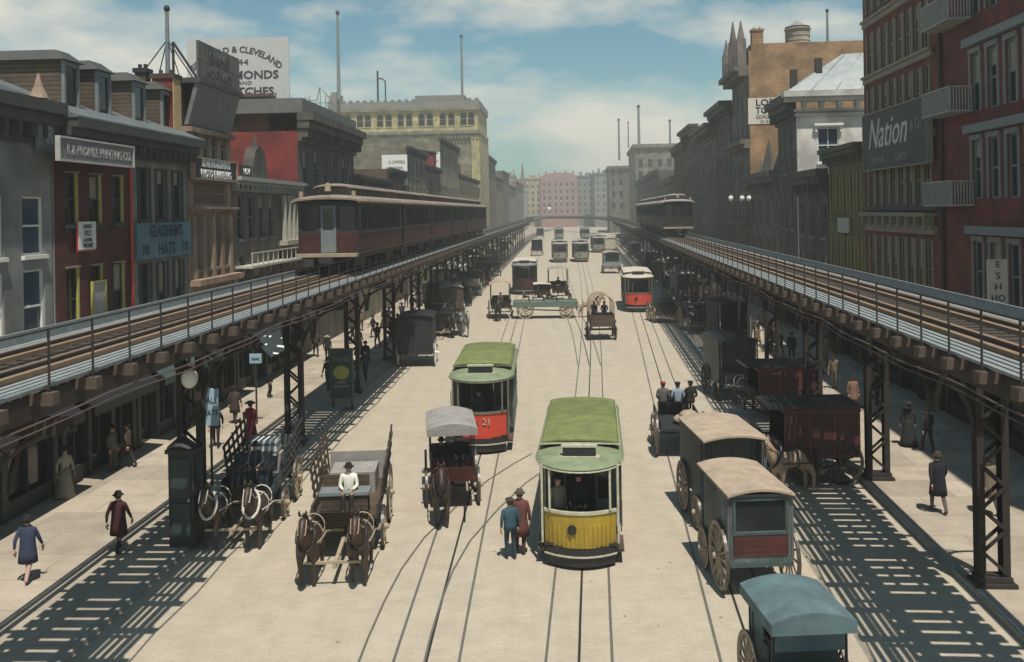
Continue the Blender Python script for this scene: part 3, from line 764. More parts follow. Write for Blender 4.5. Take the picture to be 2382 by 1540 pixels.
for q in ws[1:2]:
    b = MB(); b.box(q[0] - .75, q[0] - .02, -.38, -.305, q[2], q[3])
    for k in range(14): b.box(q[0] - .7, q[0] - .07, -.4, -.382, q[2] + .1 + k * .21, q[2] + .2 + k * .21)
    b.build('shutter', M['bluegrey'], wh)
b = MB(); b.box(-1.2, 12, -1.3, -.3, 18.3, 18.75); b.box(-1.0, 12, -1.05, -.3, 17.95, 18.298); b.box(-.2, 12, -.5, -.3, 16.85, 17.05); b.box(-.25, 12, -.58, -.3, 17.2, 17.4)
for k in range(9): b.box(.3 + k * 1.35, .62 + k * 1.35, -.95, -.3, 17.45, 17.948)
b.build('side_cornice', stone_white, wh)
b = MB(); b.hexa([(-.8, -.9, 18.8), (13, -.9, 18.8), (13, 7.5, 18.8), (-.8, 7.5, 18.8), (4.2, 2.2, 22.0), (13, 2.2, 22.4), (13, 5, 22.4), (4.2, 5, 22.0)])
for k in range(7): b.bar((1.0 + k * 1.9, -.92 + k * 0, 18.8), (4.4 + k * 1.25, 2.15, 22.0), .09)
b.build('roof', mat('tin_roof', (.27, .29, .29), .5, .35, 1.5), wh)
for q in ((-.3, .2, .2, .7, 18.8, 20.6), (1.7, 2.2, .5, 1, 18.8, 21.5), (6.2, 6.6, 1.5, 1.9, 18.8, 25.2)): b = MB(); b.box(*q); b.build('vent_pipe', M['iron'], wh)
# tan block: plain brick side towards us, ornate dark front
y0 = 97.0
tan, T, rz, W = bld('brick_block', 'tall tan brick block with a plain side wall and an ornate dark front', 'building', 'R', y0, 108, 25.6, stone_sooty,
    [(z, z + 2.4, 1.0, rw(97, 108, 4, 1.5), 's', frame_k) for z in (8, 12, 16, 20)], group=GR, sidem=brick_tan, depth=26)
b = MB(); b.tbox(T, .02, W, 25.6, 26.3, -25.9, -.3); b.build('parapet', brick_tan, tan)
b = MB()
for z, pr, h_ in ((23.6, 1.5, .5), (23.1, 1.0, .48), (16.2, 1.0, .5), (15.8, .6, .38), (8.0, .8, .4)): b.tbox(T, -.1, W + .1, z, z + h_, .001, pr)
for y, hh in ((.4, 4.6), (2.8, 2.4), (5.5, 5.5), (8.2, 2.4), (10.4, 4.4)):
    b.tbox(T, y - .35, y + .35, 24.1, 24.1 + hh * .6, .2, 1.1); b.tube([T(y, 24.1 + hh * .6, .65), T(y, 24.1 + hh, .65)], [.4, .06], 8)
b.build('cornice', stone_sooty, tan)
def sideobj(u0, u1, v0, v1, y):                       # size of a thing that stands behind the tan parapet
    x0, z1 = ony(u0, v0, y, AR); x1, z0 = ony(u1, v1, y, AR); return (x0 + x1) / 2, abs(x1 - x0), z1
x, sx, z1 = sideobj(1747, 1774, 70, 104, 98.5); chimney('square tan brick chimney on the tall tan block', RW(x, 98.5, 26.3), RC, sx, 1.0, z1 - 26.5, brick_tan, brick_tan)
x, sx, z1 = sideobj(1826, 1884, 48, 100, 101)
tk = thing('water_tank', 'round wooden water tank with a conical roof on the tall tan block', 'water tank', RW(x, 101, 26.3), RC)
b = MB(); r_ = sx / 2
b.tube([(0, 0, .5), (0, 0, z1 - 26.3 - 1.0)], r_, 18)
b.build('tank', mat('grey_staves', (.36, .33, .26), .85, .4, 2, streak=True), tk)
b = MB()
for k in range(4): b.tube([(0, 0, .7 + k * .5), (0, 0, .75 + k * .5)], r_ + .03, 18)
b.build('hoop', M['iron'], tk)
b = MB(); b.tube([(0, 0, z1 - 27.3), (0, 0, z1 - 26.35)], [r_ + .15, .05], 18); b.build('roof', mat('grey_shingle', (.22, .21, .19), .8, .4, 3), tk)
b = MB()
for sx_ in (-.6, .6):
    for sy in (-.6, .6): b.bar((sx_ * r_, sy * r_, 0), (sx_ * r_, sy * r_, .5), .2)
b.build('stand', M['wood'], tk)
# right row further on
rr = [(66.4, 75.6, 12.0, stone_dark, 'low dark house behind the olive house'), (83.2, 96.8, 12.6, stone_sooty, 'low sooty house with a spiky gable below the tan block'),
      (108.2, 122, 21.5, stone_dark, 'dark house with a bracketed cornice next to the tan block'), (122.2, 140, 20.3, stone_sooty, 'sooty house with a return wall painted pale as if lit beyond the bracketed cornice'),
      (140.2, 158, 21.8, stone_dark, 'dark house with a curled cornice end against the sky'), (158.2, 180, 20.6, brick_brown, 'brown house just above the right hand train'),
      (180.4, 215, 15.5, stone_sooty, 'low sooty house behind the right hand train'), (216, 318, 18.5, stone_dark, 'long dark house behind the far end of the right hand train')]
for y0, y1, z, m, lab in rr:
    n = max(3, int((y1 - y0) / 2.8)); ys = rw(y0, y1, n, 1.2)
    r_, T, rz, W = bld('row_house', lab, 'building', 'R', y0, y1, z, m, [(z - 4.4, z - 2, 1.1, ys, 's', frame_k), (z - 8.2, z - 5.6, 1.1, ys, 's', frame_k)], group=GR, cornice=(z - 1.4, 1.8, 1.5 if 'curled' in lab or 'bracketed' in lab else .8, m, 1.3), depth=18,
                      sidem=stone_buff if 'lit' in lab or 'brown' in lab else None)  # paler stone puts sunlight into the colour of these return walls
    if 'spiky' in lab:
        b = MB(); b.tube([T(5.5, 12.5, -.3), T(5.5, 16.0, -.3)], [.9, .03], 4); b.tube([T(9.5, 12.5, -.3), T(9.5, 14.4, -.3)], [.6, .03], 4); b.tube([T(1.5, 12.5, -.3), T(1.5, 14.4, -.3)], [.6, .03], 4); b.build('gable', stone_sooty, r_)
for y0, x0, wd, z, m, lab in ((321, 16.5, 14, 30.5, stone_buff, 'buff block with lit panels behind the right hand train'), (400, 9.5, 9, 27, stone_sooty, 'narrow dark block with a flagpole at the far end of the right row')):
    lx, ly = loc2w(x0, y0, AR)
    t = thing('far_block', lab, 'building', (lx, ly, 0), -AR, GR)
    b = MB(); b.box(0, wd, .3, 50, 0, z); q = [(1 + 3.2 * i, 2.6 + 3.2 * i, zz, zz + 2.6) for i in range(int(wd / 3.2)) for zz in (10, 15, 20, 24)]
    wall_skin(b, TC, 0, wd, 0, z, q, .29); b.build('wall', m, t)
    for p in q: window(t, TC, 0, (p[0] + p[1]) / 2, p[2], 1.6, 2.6, stone_buff, None, 's')
    b = MB(); b.box(-.8, wd, -.8, 49, z + .01, z + 1.2); b.box(-.4, wd, -.4, .28, z - .8, z); b.build('cornice', m, t)
# the far end of the street
for i, (u0, u1, vt, y, m, lab, dome) in enumerate((
        (1150, 1200, 412, 520, stone_grey, 'pale hazy building left of the steeple at the end of the street', 0), (1195, 1262, 418, 600, stone_cream, 'low pale building behind the steeple at the end of the street', 0),
        (1258, 1342, 412, 560, mat('pink_brick', (.33, .185, .165), .9, .3, .4), 'pink brick building with a rounded roof closing the street', 1),
        (1340, 1385, 412, 580, stone_grey, 'pale grey building right of the pink building', 0), (1383, 1425, 406, 540, stone_green, 'greenish grey building beside the end of the right row', 0))):
    p0, p1 = G(u0, 600), G(u1, 600); d0, d1 = ray(u0, vt), ray(u1, vt)
    x0, x1, z = d0.x * y, d1.x * y, H + d0.z * y
    t = thing('distant_building', lab, 'building', ((x0 + x1) / 2, y, 0), 0, 'hazy buildings at the end of the street'); wd = abs(x1 - x0)
    b = MB(); b.box(-wd / 2, wd / 2, .3, 30, 0, z); n = int(wd / 3.4)
    q = [(-wd / 2 + 1 + k * 3.4, -wd / 2 + 2.6 + k * 3.4, zz, zz + 2.4) for k in range(n) for zz in (8, 12, 16, 20, 24) if zz + 3 < z]
    wall_skin(b, TC, -wd / 2, wd / 2, 0, z, q, .29); b.build('wall', m, t)
    for p in q: window(t, TC, 0, (p[0] + p[1]) / 2, p[2], 1.6, 2.4, M['white'], None, 's')
    b = MB()
    if dome:
        b.prism([(wd / 2 * math.cos(math.pi * k / 10), z + 2.6 * math.sin(math.pi * k / 10)) for k in range(11)], lambda p, q2, tt: (p, tt, q2), .2, 29)
        for k in (-.35, -.1, .2, .4): b.box(wd * k - .5, wd * k + .5, 2, 4, z + 1, z + 4.2 - abs(k) * 2)
    else: b.box(-wd / 2 - .4, wd / 2 + .4, -.5, 30, z + .01, z + 1); b.box(-wd * .3, -wd * .18, 2, 4, z + 1, z + 3.4); b.box(wd * .05, wd * .3, 5, 12, z + 1, z + 2.8); b.box(wd * .36, wd * .44, 2, 4, z + 1, z + 4)
    b.build('roof', m, t)
d = ray(1215, 378); y = 500
st = thing('steeple', 'thin pointed church steeple at the end of the street', 'steeple', (d.x * y, y, 0))
b = MB(); b.box(-2.5, 2.5, -2.5, 2.5, 0, 22); b.build('tower', stone_grey, st)
b = MB(); b.tube([(0, 0, 22), (0, 0, 28), (0, 0, H + d.z * y)], [2.4, .9, .1], 8); b.build('spire', stone_sooty, st)
# ---- signs
y, z = onx(210, 352, -17.3, AL)
sign('long white framed sign board over the red brick house, grey with faded lettering', 'sign', LW(-16.95, 34.0, 12.22), LZ, 5.5, .72, mat('grey_board', (.17, .17, .165), .7, .3, 3),
     [('R & PROMISE PRINTING CO.', .50, .15, -.02, .78, None, .01)], mat('faded_white', (.36, .35, .33), .8, .4, 6), frame=mat('pale_frame', (.42, .41, .38), .7, .35, 4))
sign('small grey board with a single white letter at the left edge', 'sign', LW(-17.7, 31.9, 12.7), LZ, 1.2, 1.05, mat('grey_board', (.17, .17, .165)), [('R', .85, .1, 0, 1, None, .01)], MATS['faded_white'])
y, z = onx(201, 548, -17.9, AL)
sign('white poster with a red edging hanging on the red brick house', 'poster', LW(-17.85, y, z), LZ, 1.3, 1.05, M['white'],
     [('EXPERT', .2, 0, .34, 1), ('FITZ', .3, 0, .08, .9), ('& SONS', .2, 0, -.17, .9), ('WORK', .25, 0, -.38, 1)], MATS['faint_ink'] if 'faint_ink' in MATS else mat('faint_ink', (.09, .08, .09), .8, .4, 9), th=.05, name='poster')
t = bpy.context.scene.objects['poster']; b = MB(); b.box(-.74, .58, .02, .045, -.6, -.53); b.box(-.74, -.652, .02, .045, -.529, .5); b.build('red_edging', M['red'], t)  # red strips along the lower and left edges
y, z = onx(228, 690, -17.9, AL)
sign('plain grey notice board between the lower windows of the red brick house', 'sign', LW(-17.85, y, 6.75), LZ, .95, 1.2, mat('lilac_board', (.33, .33, .34), .8, .2, 3), [], M['canvas'], frame=frame_y, th=.06)
sign('blue painted band with dark lettering on the grey green house', 'sign', LW(-17.8, 41.75, 8.8), LZ, 5.8, 1.55, mat('blue_sign', (.12, .23, .27), .7, .35, 3, streak=True),
     [("GLASSHEIM'S", .72, .1, .38, .86, None, .012), ('100', .62, -2.1, -.4, .8), ('HATS', .74, .1, -.4, 1.0, None, .016), ('1ST', .6, 2.2, -.4, .8)], mat('navy_paint', (.022, .05, .07), .7, .3), th=.14)
sign('white lettered two line sign on the tan house', 'sign', LW(-17.65, 47.8, 12.2), LZ, 5.9, .95, mat('black_board', (.03, .03, .032), .7, .3),
     [('SILVER ENLARGEMENTS', .52, 0, .26, .72, None, .02), ('PHOTO ENAMELING', .54, 0, -.26, .86, None, .02)], M['white'], frame=M['lwood'], th=.2)
sign('small dark sign with upright white letters right of the tan house', 'sign', LW(-17.7, 52.6, 12.0), LZ, 1.7, 1.3, MATS['black_board'], [('NOV', .5, 0, .3, 1), ('ELTY', .5, 0, -.3, .9)], M['white'])
y0_, z0_ = onx(448, 121, -17.6, AL); y1_, z1_ = onx(552, 200, -17.6, AL)
sg_ = sign('tall weathered board standing on the roof over the leaning skylight', 'sign', LW(-17.45, 48.0, 17.45), LZ, 5.9, 1.9, mat('hatched_board', (.16, .155, .14), .85, .45, 6, brick=(.35, 9, .03, (.3, .3, .28))), [('CABINET', .7, 0, .42, 1.0, None, .02), ('PORTRAITS', .68, 0, -.45, 1.0, None, .02)], mat('faint_paint', (.085, .083, .075), .8, .3), th=.1)
for x in (-2.8, 2.8): b = MB(); b.bar((x, .12, -.9), (x, 1.3, .9), .1); b.bar((x, 1.3, .9), (x, 1.3, -.9), .1); b.build('strut', M['iron'], sg_)
x0_, z1_ = ony(434, 95, 67, AL); x1_, z0_ = ony(674, 243, 67, AL)
bw, bh = x1_ - x0_, z1_ - z0_
bb = sign('huge white roof billboard with arched dark lettering', 'billboard', LW((x0_ + x1_) / 2, 67, (z0_ + z1_) / 2 + .1), LC, bw, bh, mat('billboard_white', (.47, .47, .46), .8, .12, 2),
     [('SILPERFELD & CLEVELAND', .62, -.1, 1.55, 1.0, 4.6, .012), ('144', .62, .2, .62, 1.3), ('DIAMONDS', .82, .55, -.32, 1.12, None, .02), ('AND', .34, .5, -.87, 1.4), ('WATCHES.', .80, .6, -1.5, 1.12, None, .02)], mat('dark_lettering', (.045, .045, .05), .8, .3), th=.1, name='billboard')
for k in range(5):
    b = MB(); x = -bw / 2 + .3 + k * (bw - .6) / 4; b.bar((x, .16, -bh / 2 - 2.6), (x, .16, bh / 2), .12); b.bar((x, 1.9, -bh / 2 - 2.6), (x, .2, bh / 4), .1); b.build('strut', M['iron'], bb)
for u0, u1, vt, vb, y, lab, ls in ((889, 949, 361, 431, 109, 'white sign with curved lettering above the second train car', [('S LINKEN', .5, .3, .95, .9, 5.0), ('LODGE SIGNS', .36, 0, .25, .85), ('& Banners', .5, .1, -.5, .9)]),
                                   (979, 1025, 355, 413, 140, 'smaller white sign above the third train car', [('Lovell', .6, 0, 1.2, .9), ('INCANDESCENT', .5, 0, .5, .62), ('GAS', .6, .8, -.5, .9), ('MANTLES', .6, .3, -1.3, .8)])):
    x0_, z1_ = ony(u0, vt, y, AL); x1_, z0_ = ony(u1, vb, y, AL)
    sign(lab, 'sign', LW((x0_ + x1_) / 2, y - .3, (z0_ + z1_) / 2), LC, x1_ - x0_, z1_ - z0_, M['white'], ls, M['black'], th=.15)
x0_, z1_ = ony(1741, 228, 96.6, AR); x1_, z0_ = ony(1806, 287, 96.6, AR)
sign('white painted letting sign high on the tan brick side wall', 'sign', RW((x0_ + x1_) / 2 + .9, 96.85, (z0_ + z1_) / 2), RC, x1_ - x0_ + 1.8, z1_ - z0_, mat('sign_white', (.58, .54, .46), .8, .2, 3),
     [('LOFTS', .92, -.1, .82, 1.1, None, .02), ('TO LET', .92, -.1, .02, .95, None, .02), ('GEORGE J. KENNY', .5, -.05, -.62, .72), ('201 BOWERY', .42, -.1, -1.08, .8)], M['black'], th=.04)
t = sign('dark sign board with sweeping white script on the dark red warehouse', 'sign', RW(16.0, 51.0, 13.35), RZ, 10.2, 3.1, mat('grey_black_board', (.055, .055, .053), .7, .4, 5),
     [('FURNITURE', .5, -2.4, -1.1, .9), ('CARPETS', .5, 1.4, -1.1, .9), ('& Co', .7, 3.6, .35, 1)], M['canvas'], frame=frame_k, th=.25)
text('Nation', 2.3, 'lettering', M['collar'], t, (-.9, -.02, .3), (math.pi / 2, 0, 0), .02, .35, 1.0)
t.rotation_euler = (0, 0, RZ)
x0_, z1_ = ony(2298, 604, 36, AR); x1_, z0_ = ony(2345, 706, 36, AR)
sign('upright white sign with dark letters at the right edge above the railway', 'sign', RW((x0_ + x1_) / 2, 36, (z0_ + z1_) / 2), RC, x1_ - x0_, z1_ - z0_, mat('worn_white', (.5, .47, .4), .8, .3, 3), [('E', .34, 0, .62, 1.1), ('S', .36, 0, .2, 1.1), ('H', .34, 0, -.2, 1.1), ('HO', .34, 0, -.62, 1)], M['black'])
sign('small pale notice board on the olive house', 'sign', RW(16.3, 62, 8.55), RZ, 2.6, .95, mat('pale_notice', (.4, .39, .34), .8, .2), [], M['canvas'])
# ---- flagpoles and wire frames
def pole(label, x, y, z0, z1, r_, a, guy=0):
    p = loc2w(x, y, a); t = thing('flagpole', label, 'flagpole', (p[0], p[1], z0), -a, 'flagpoles on the roofs')
    b = MB(); b.tube([(0, 0, 0), (0, 0, z1 - z0)], [r_, r_ * .7], 8); b.build('pole', M['bluegrey'], t)
    b = MB(); b.ell((0, 0, z1 - z0), r_ * 1.15, r_ * 1.15, r_ * 1.3); b.build('finial', M['black'], t)
    if guy:
        b = MB()
        for sx, sy in ((-1, -1), (1, -1), (1, 1), (-1, 1)): b.tube([(sx * guy, sy * guy, 0), (0, 0, guy * 2.0)], .035, 4)
        b.build('guy_wire', M['iron'], t)
    return t
for u, vt, vb, y, r_, a, gy, lab in ((388, 20, 178, 50, .15, AL, 1.3, 'thick flagpole with guy wires beside the red chimney'), (785, 30, 225, 206, .42, AL, 0, 'tall flagpole at the left corner of the arcaded block'), (1073, 85, 215, 214, .3, AL, 0, 'flagpole on the right part of the arcaded block'),
                                   (1924, 25, 112, 103, .16, AR, 0, 'flagpole behind the water tank'), (1439, 279, 370, 402, .5, AR, 0, 'leftmost of the far flagpoles over the right row'), (1485, 248, 338, 322, .5, AR, 0, 'tallest far flagpole, over the buff block'), (1558, 281, 335, 322, .4, AR, 0, 'far flagpole just left of the curled cornice'), (1461, 285, 340, 330, .25, AR, 0, 'thin far flagpole between two taller ones')):
    x, z1 = ony(u, vt, y, a); x2, z0 = ony(u, vb, y, a); pole(lab, x, y, z0 - .6, z1, r_, a, gy)
x, z1 = ony(878, 160, 210, AL); x2, z0 = ony(887, 232, 210, AL)
t = thing('roof_gantry', 'tall hooked iron frame on the roof of the arcaded block', 'iron frame', LW(x, 210, z0 - .5), LC)
b = MB(); b.tube([(0, 0, 0), (0, 0, z1 - z0)], .22, 6); b.tube([(0, 0, (z1 - z0) * .74), (.9, 0, (z1 - z0) * .76), (1.7, 0, (z1 - z0) * .66), (1.75, 0, 0)], .18, 6); b.build('post', M['iron'], t)
x, z0 = ony(725, 262, 74, AL)
t = thing('roof_trellis', 'wire trellis with two humps on the roof of the dark house', 'wire frame', LW(x, 76, 17.8), LC)
b = MB()
for k, hh in enumerate((.2, 1.3, 1.7, 1.1, 2.3, 1.7, 1.2, .3)): b.tube([(-1.6 + k * .45, 0, 0), (-1.6 + k * .45, 0, hh)], .03, 4)
b.tube([(-1.9, 0, 0), (-1.0, 0, 1.6), (-.55, 0, 1.3), (-.1, 0, 1.3), (.2, 0, 2.4), (.6, 0, 1.9), (1.6, 0, .6)], .04, 4); b.tube([(-1.4, 0, .6), (1.5, 0, .6)], .03, 4); b.tube([(-1, 0, 1.1), (1.2, 0, 1.1)], .03, 4); b.build('trellis', M['bluegrey'], t)
x, z = ony(90, 235, 32, AL)
t = thing('finial', 'pointed stone finial on the parapet of the pale grey house', 'finial', LW(x, 32, 13.9), LC)
b = MB(); b.tube([(0, 0, -.3), (0, 0, .1), (0, 0, .12), (0, 0, .5), (0, 0, 1.0)], [.16, .2, .34, .16, .02], 10); b.build('finial_body', stone_tan, t)
# ------------------------------------------------------------------ trams
def arch_roof(mb, hw, z0, z1, y0, y1, n=8, nose=0.0, thick=.05):
    """barrel roof along y, rounded down at both ends by nose"""
    ys = [y0, y0 + nose * .35, y0 + nose, y1 - nose, y1 - nose * .35, y1] if nose else [y0, y1]
    k = [.55, .86, 1, 1, .86, .55] if nose else [1, 1]
    rings = []
    for y, f in zip(ys, k):
        top = [(hw * math.sin(math.pi * (i / n - .5)), y, z0 + (z1 - z0) * f * math.cos(math.pi * (i / n - .5)) ** .8 if 0 < i < n else z0) for i in range(n + 1)]
        rings.append(top + [(p[0] * .97, p[1], p[2] - thick) for p in reversed(top)])
    mb.loft(rings)
WHEEL = {}
def wheel_mesh(r, n=12, wd=.07, m=None, hub=.09):
    k = (round(r, 2), n, wd, m.name)
    if k in WHEEL: return WHEEL[k]
    b = MB(); N = 28
    def ring(mb, ro, ri, w_):
        vs, fs = [], []
        for i in range(N):
            t = 2 * math.pi * i / N; c, s = math.cos(t), math.sin(t)
            vs += [(-w_ / 2, ro * c, ro * s), (w_ / 2, ro * c, ro * s), (w_ / 2, ri * c, ri * s), (-w_ / 2, ri * c, ri * s)]
        for i in range(N):
            a, d = i * 4, ((i + 1) % N) * 4
            for q in range(4): fs.append((a + q, a + (q + 1) % 4, d + (q + 1) % 4, d + q))
        mb.add(vs, fs)
    ring(b, r - .02, r - .02 - max(.07, r * .10), wd)
    for i in range(n):
        t = 2 * math.pi * i / n
        b.bar((0, math.cos(t) * hub * .7, math.sin(t) * hub * .7), (0, math.cos(t) * (r - .08), math.sin(t) * (r - .08)), .045, .04, (1, 0, 0))
    b.tube([(-.16, 0, 0), (-.1, 0, 0), (.1, 0, 0), (.16, 0, 0)], [hub * .6, hub, hub, hub * .6], 10)
    w_ = b.mesh('wheel', m)
    b = MB(); ring(b, r, r - .019, wd + .01)
    WHEEL[k] = (w_, b.mesh('tyre', M['rail']))
    return WHEEL[k]
def wheel(root, x, y, r, m, n=12, wd=.07):
    a, t = wheel_mesh(r, n, wd, m); o = obj('wheel', a, root, (x, y, r)); obj('tyre', t, o); return o
def arc_panel(mb, hw, dep, z0, z1, th, y0, n=10):
    """panel bowed towards -y"""
    A = [(hw * (2 * i / n - 1), y0 + dep * (2 * i / n - 1) ** 2) for i in range(n + 1)]
    for i in range(n):
        (x0, ya), (x1, yb) = A[i], A[i + 1]
        mb.hexa([(x0, ya, z0), (x1, yb, z0), (x1, yb + th, z0), (x0, ya + th, z0), (x0, ya, z1), (x1, yb, z1), (x1, yb + th, z1), (x0, ya + th, z1)])
def tram(label, p, rz, dash, roof, hood, side, num=None, scale=1.0, L=9.4, stripes=False, trim=None):
    trim = trim or M['cream']
    t = thing('tram', label, 'tram', p, rz, 'trams running along the street'); t.scale = (scale,) * 3
    W = 1.16
    b = MB(); b.box(-.95, .95, .45, L - .45, .46, .66); b.box(-.7, .7, .1, .44, .46, .62); b.build('underframe', M['black'], t)
    for y in (2.9, 4.3, L - 4.3, L - 2.9):
        for x in (-.72, .72): wheel(t, x, y, .39, M['iron'], 6, .12)
    b = MB(); arc_panel(b, 1.0, .42, .40, .56, .12, -.06); arc_panel(b, .95, .42, .10, .36, .1, -.04); b.build('bumper', M['black'], t)
    b = MB(); arc_panel(b, 1.0, .42, .36, .40, .16, -.10); b.build('bumper_edge', M['cream'], t)
    b = MB(); arc_panel(b, .98, .40, .58, 1.50, .05, .02)
    if stripes:
        for i in range(15):
            x = -.84 + i * .12; b.box(x, x + .05, .02 + .40 * (x / .98) ** 2 - .03, .03 + .40 * (x / .98) ** 2, .60, 1.2)
    dd = b.build('dash', dash, t)
    b = MB(); arc_panel(b, 1.0, .40, 1.501, 1.58, .09, -.01); b.build('dash_rail', trim, t)
    b = MB(); b.tube([(-.22, -.02, 1.1), (-.22, .06, 1.1)], .13, 12); b.tube([(-.22, -.045, 1.1), (-.22, -.021, 1.1)], .09, 12); b.build('headlamp', M['black'], t)
    if num: text(num, .34, 'lettering', M['cream'], t, (.25, -.0, 1.22), (math.pi / 2, 0, 0), .01)
    b = MB(); b.box(-.98, .98, .25, 1.9, .60, .66); b.box(-1.2, -.99, .5, 1.7, .36, .42); b.box(.99, 1.2, .5, 1.7, .36, .42)
    b.box(-.98, .98, L - 1.9, L - .2, .60, .66); b.build('platform', M['wood'], t)
    b = MB()
    for x in (-1.08, 1.02): b.box(x, x + .06, .42, .50, .62, 2.78); b.box(x, x + .06, 1.86, 1.92, .62, 2.78); b.box(x, x + .06, L - .5, L - .42, .62, 2.78)
    for x in (-.86, .80): b.box(x, x + .06, .22, .28, 1.58, 2.72)
    b.build('platform_post', trim, t)
    b = MB(); 
    for x in (-1.13, 1.13): b.tube([(x, .55, .9), (x, .55, 2.3)], .018, 6); b.tube([(x, 1.75, .9), (x, 1.75, 2.3)], .018, 6)
    b.tube([(-.15, .55, .66), (-.15, .55, 1.55), (.05, .5, 1.6)], .05, 6); b.build('controls', M['rail'], t)
    # saloon
    b = MB()
    for s in (-1, 1):
        b.box(s * W - .035, s * W + .035, 1.93, L - 1.93, .62, 1.36); b.box(s * W - .035, s * W + .035, 1.93, L - 1.93, 2.45, 2.74)
        for k in range(8):
            y = 1.93 + k * (L - 3.94) / 7; b.box(s * W - .03, s * W + .03, y, y + .08, 1.361, 2.449)
    for y in (1.93, L - 2.0):
        b.box(-W + .036, -.42, y, y + .07, .62, 2.74); b.box(.42, W - .036, y, y + .07, .62, 2.74); b.box(-.419, .419, y, y + .07, 2.5, 2.74)
    b.build('saloon', side, t)
    b = MB()
    for s in (-1, 1): b.box(s * W - .05, s * W + .05, 1.9, L - 1.9, 1.36, 1.42); b.box(s * W - .055, s * W + .055, 1.9, L - 1.9, .60, .66)
    b.build('belt_rail', trim, t)
    for s in (-1, 1):
        for k in range(7):
            y = 2.01 + k * (L - 3.94) / 7; b = MB(); b.box(s * W - .012, s * W + .012, y + .01, y + (L - 3.94) / 7 - .09, 1.43, 2.44); b.build('side_window', M['glass'], t)
    b = MB(); b.box(-.41, .41, 1.96, 1.985, .68, 2.48); b.box(-.9, -.5, 1.905, 1.93, 1.4, 2.4); b.box(.5, .9, 1.905, 1.93, 1.4, 2.4); b.build('bulkhead_window', M['glass'], t)
    b = MB(); b.box(-.95, .95, 2.3, L - 2.3, .66, 1.1); b.build('bench', M['wood'], t)
    # roofs
    b = MB(); arch_roof(b, 1.26, 2.75, 2.94, 1.75, L - 1.75, 8, .0); b.build('lower_roof', hood, t)
    b = MB()
    for y0, y1 in ((1.85, L - 1.85),): b.box(-.98, .98, y0, y1, 2.80, 3.10)
    b.build('clerestory', M['black'], t)
    b = MB(); arch_roof(b, 1.14, 3.06, 3.24, 1.72, L - 1.72, 10, .5); b.build('roof', roof, t)
    b = MB(); arch_roof(b, 1.16, 3.03, 3.07, 1.66, L - 1.66, 10, 0, .03); b.build('roof_edge', trim, t)
    for s, y0 in ((1, 1.74), (-1, L - 1.74)):
        b = MB(); rings = []; n = 14
        for f, z in ((1.0, 2.72), (1.03, 2.77), (.96, 2.84), (.72, 2.93), (.35, 2.99), (.02, 3.0)):
            rings.append([(1.24 * f * math.cos(math.pi * k / n), y0 - s * 1.86 * f * math.sin(math.pi * k / n) ** .8, z) for k in range(n + 1)])
        b.loft(rings, close=True); b.build('hood', hood, t, smooth=False)
        b = MB(); q = [(1.275 * math.cos(math.pi * k / n), y0 - s * 1.92 * math.sin(math.pi * k / n) ** .8, 2.71) for k in range(n + 1)]; b.tube(q, .022, 6); b.build('hood_edge', trim, t)
    b = MB(); b.box(-.46, .46, .62, .80, 2.96, 3.20); b.build('route_box', M['black'], t)
    b = MB(); b.box(-.5, .5, .60, .82, 3.201, 3.26); b.box(-.56, .56, .54, .84, 2.90, 2.955); b.build('route_box_edge', M['cream'], t)
    return t
hd = lambda p, q: math.atan2(-(q[0] - p[0]), -(q[1] - p[1]))   # not used for trams that face us
def dirz(p, q):                              # rotation so that the local -y axis points from q (rear) to p (front)
    d = Vector(p) - Vector(q); return math.atan2(d.x, -d.y)
drabtrim = mat('drab_tram_trim', (.13, .125, .10), .6, .4, 5)
A1, A2 = G(1351, 1328), G(1364, 1010)
tram('tram with a yellow striped dash and green roof, the nearest one', A1, dirz(A1, A2), M['yellow'], M['greenroof'], M['paleroof'], M['teal'], None, 1.0, 9.6, True)
B1, B2 = G(1118, 1058), G(1150, 930)
tram('green roofed tram with a bright red dash behind the canopied carriage', B1, dirz(B1, B2), M['red'], M['greenroof'], M['paleroof'], M['teal'], '21', 1.08, 9.2, trim=drabtrim)
C1, C2 = G(1220, 686), G(1228, 650)
tram('pale roofed tram with a dark red dash behind the green flat wagon', C1, dirz(C1, C2), M['maroon'], M['creamroof'], M['bluegrey'], M['black'], None, 1.24, 9, trim=M['black'])
D1, D2 = G(1487, 727), G(1470, 690)
tram('cream roofed tram with a red dash on the right hand track', D1, dirz(D1, D2), M['red'], M['creamroof'], M['creamroof'], M['black'], None, 1.2, 9, trim=drabtrim)
drab = mat('drab_dash', (.22, .22, .165), .7, .3)
for u, v, s, lab in ((1303, 611, 1.28, 'far tram with a drab green dash, left one of the pair side by side'), (1353, 610, 1.28, 'far tram with a drab green dash, right one of the pair side by side'),
                     (1393, 588, 1.25, 'far tram with a pale dash just behind the right one of the pair'), (1301, 557, 1.3, 'smallest far tram above the left one of the pair'), (1362, 557, 1.3, 'far tram seen over the roof of the right one of the pair')):
    p = G(u, v); tram(lab, p, math.radians(-2), drab, M['canvas'], M['canvas'], M['black'], None, s, 9, trim=drabtrim)
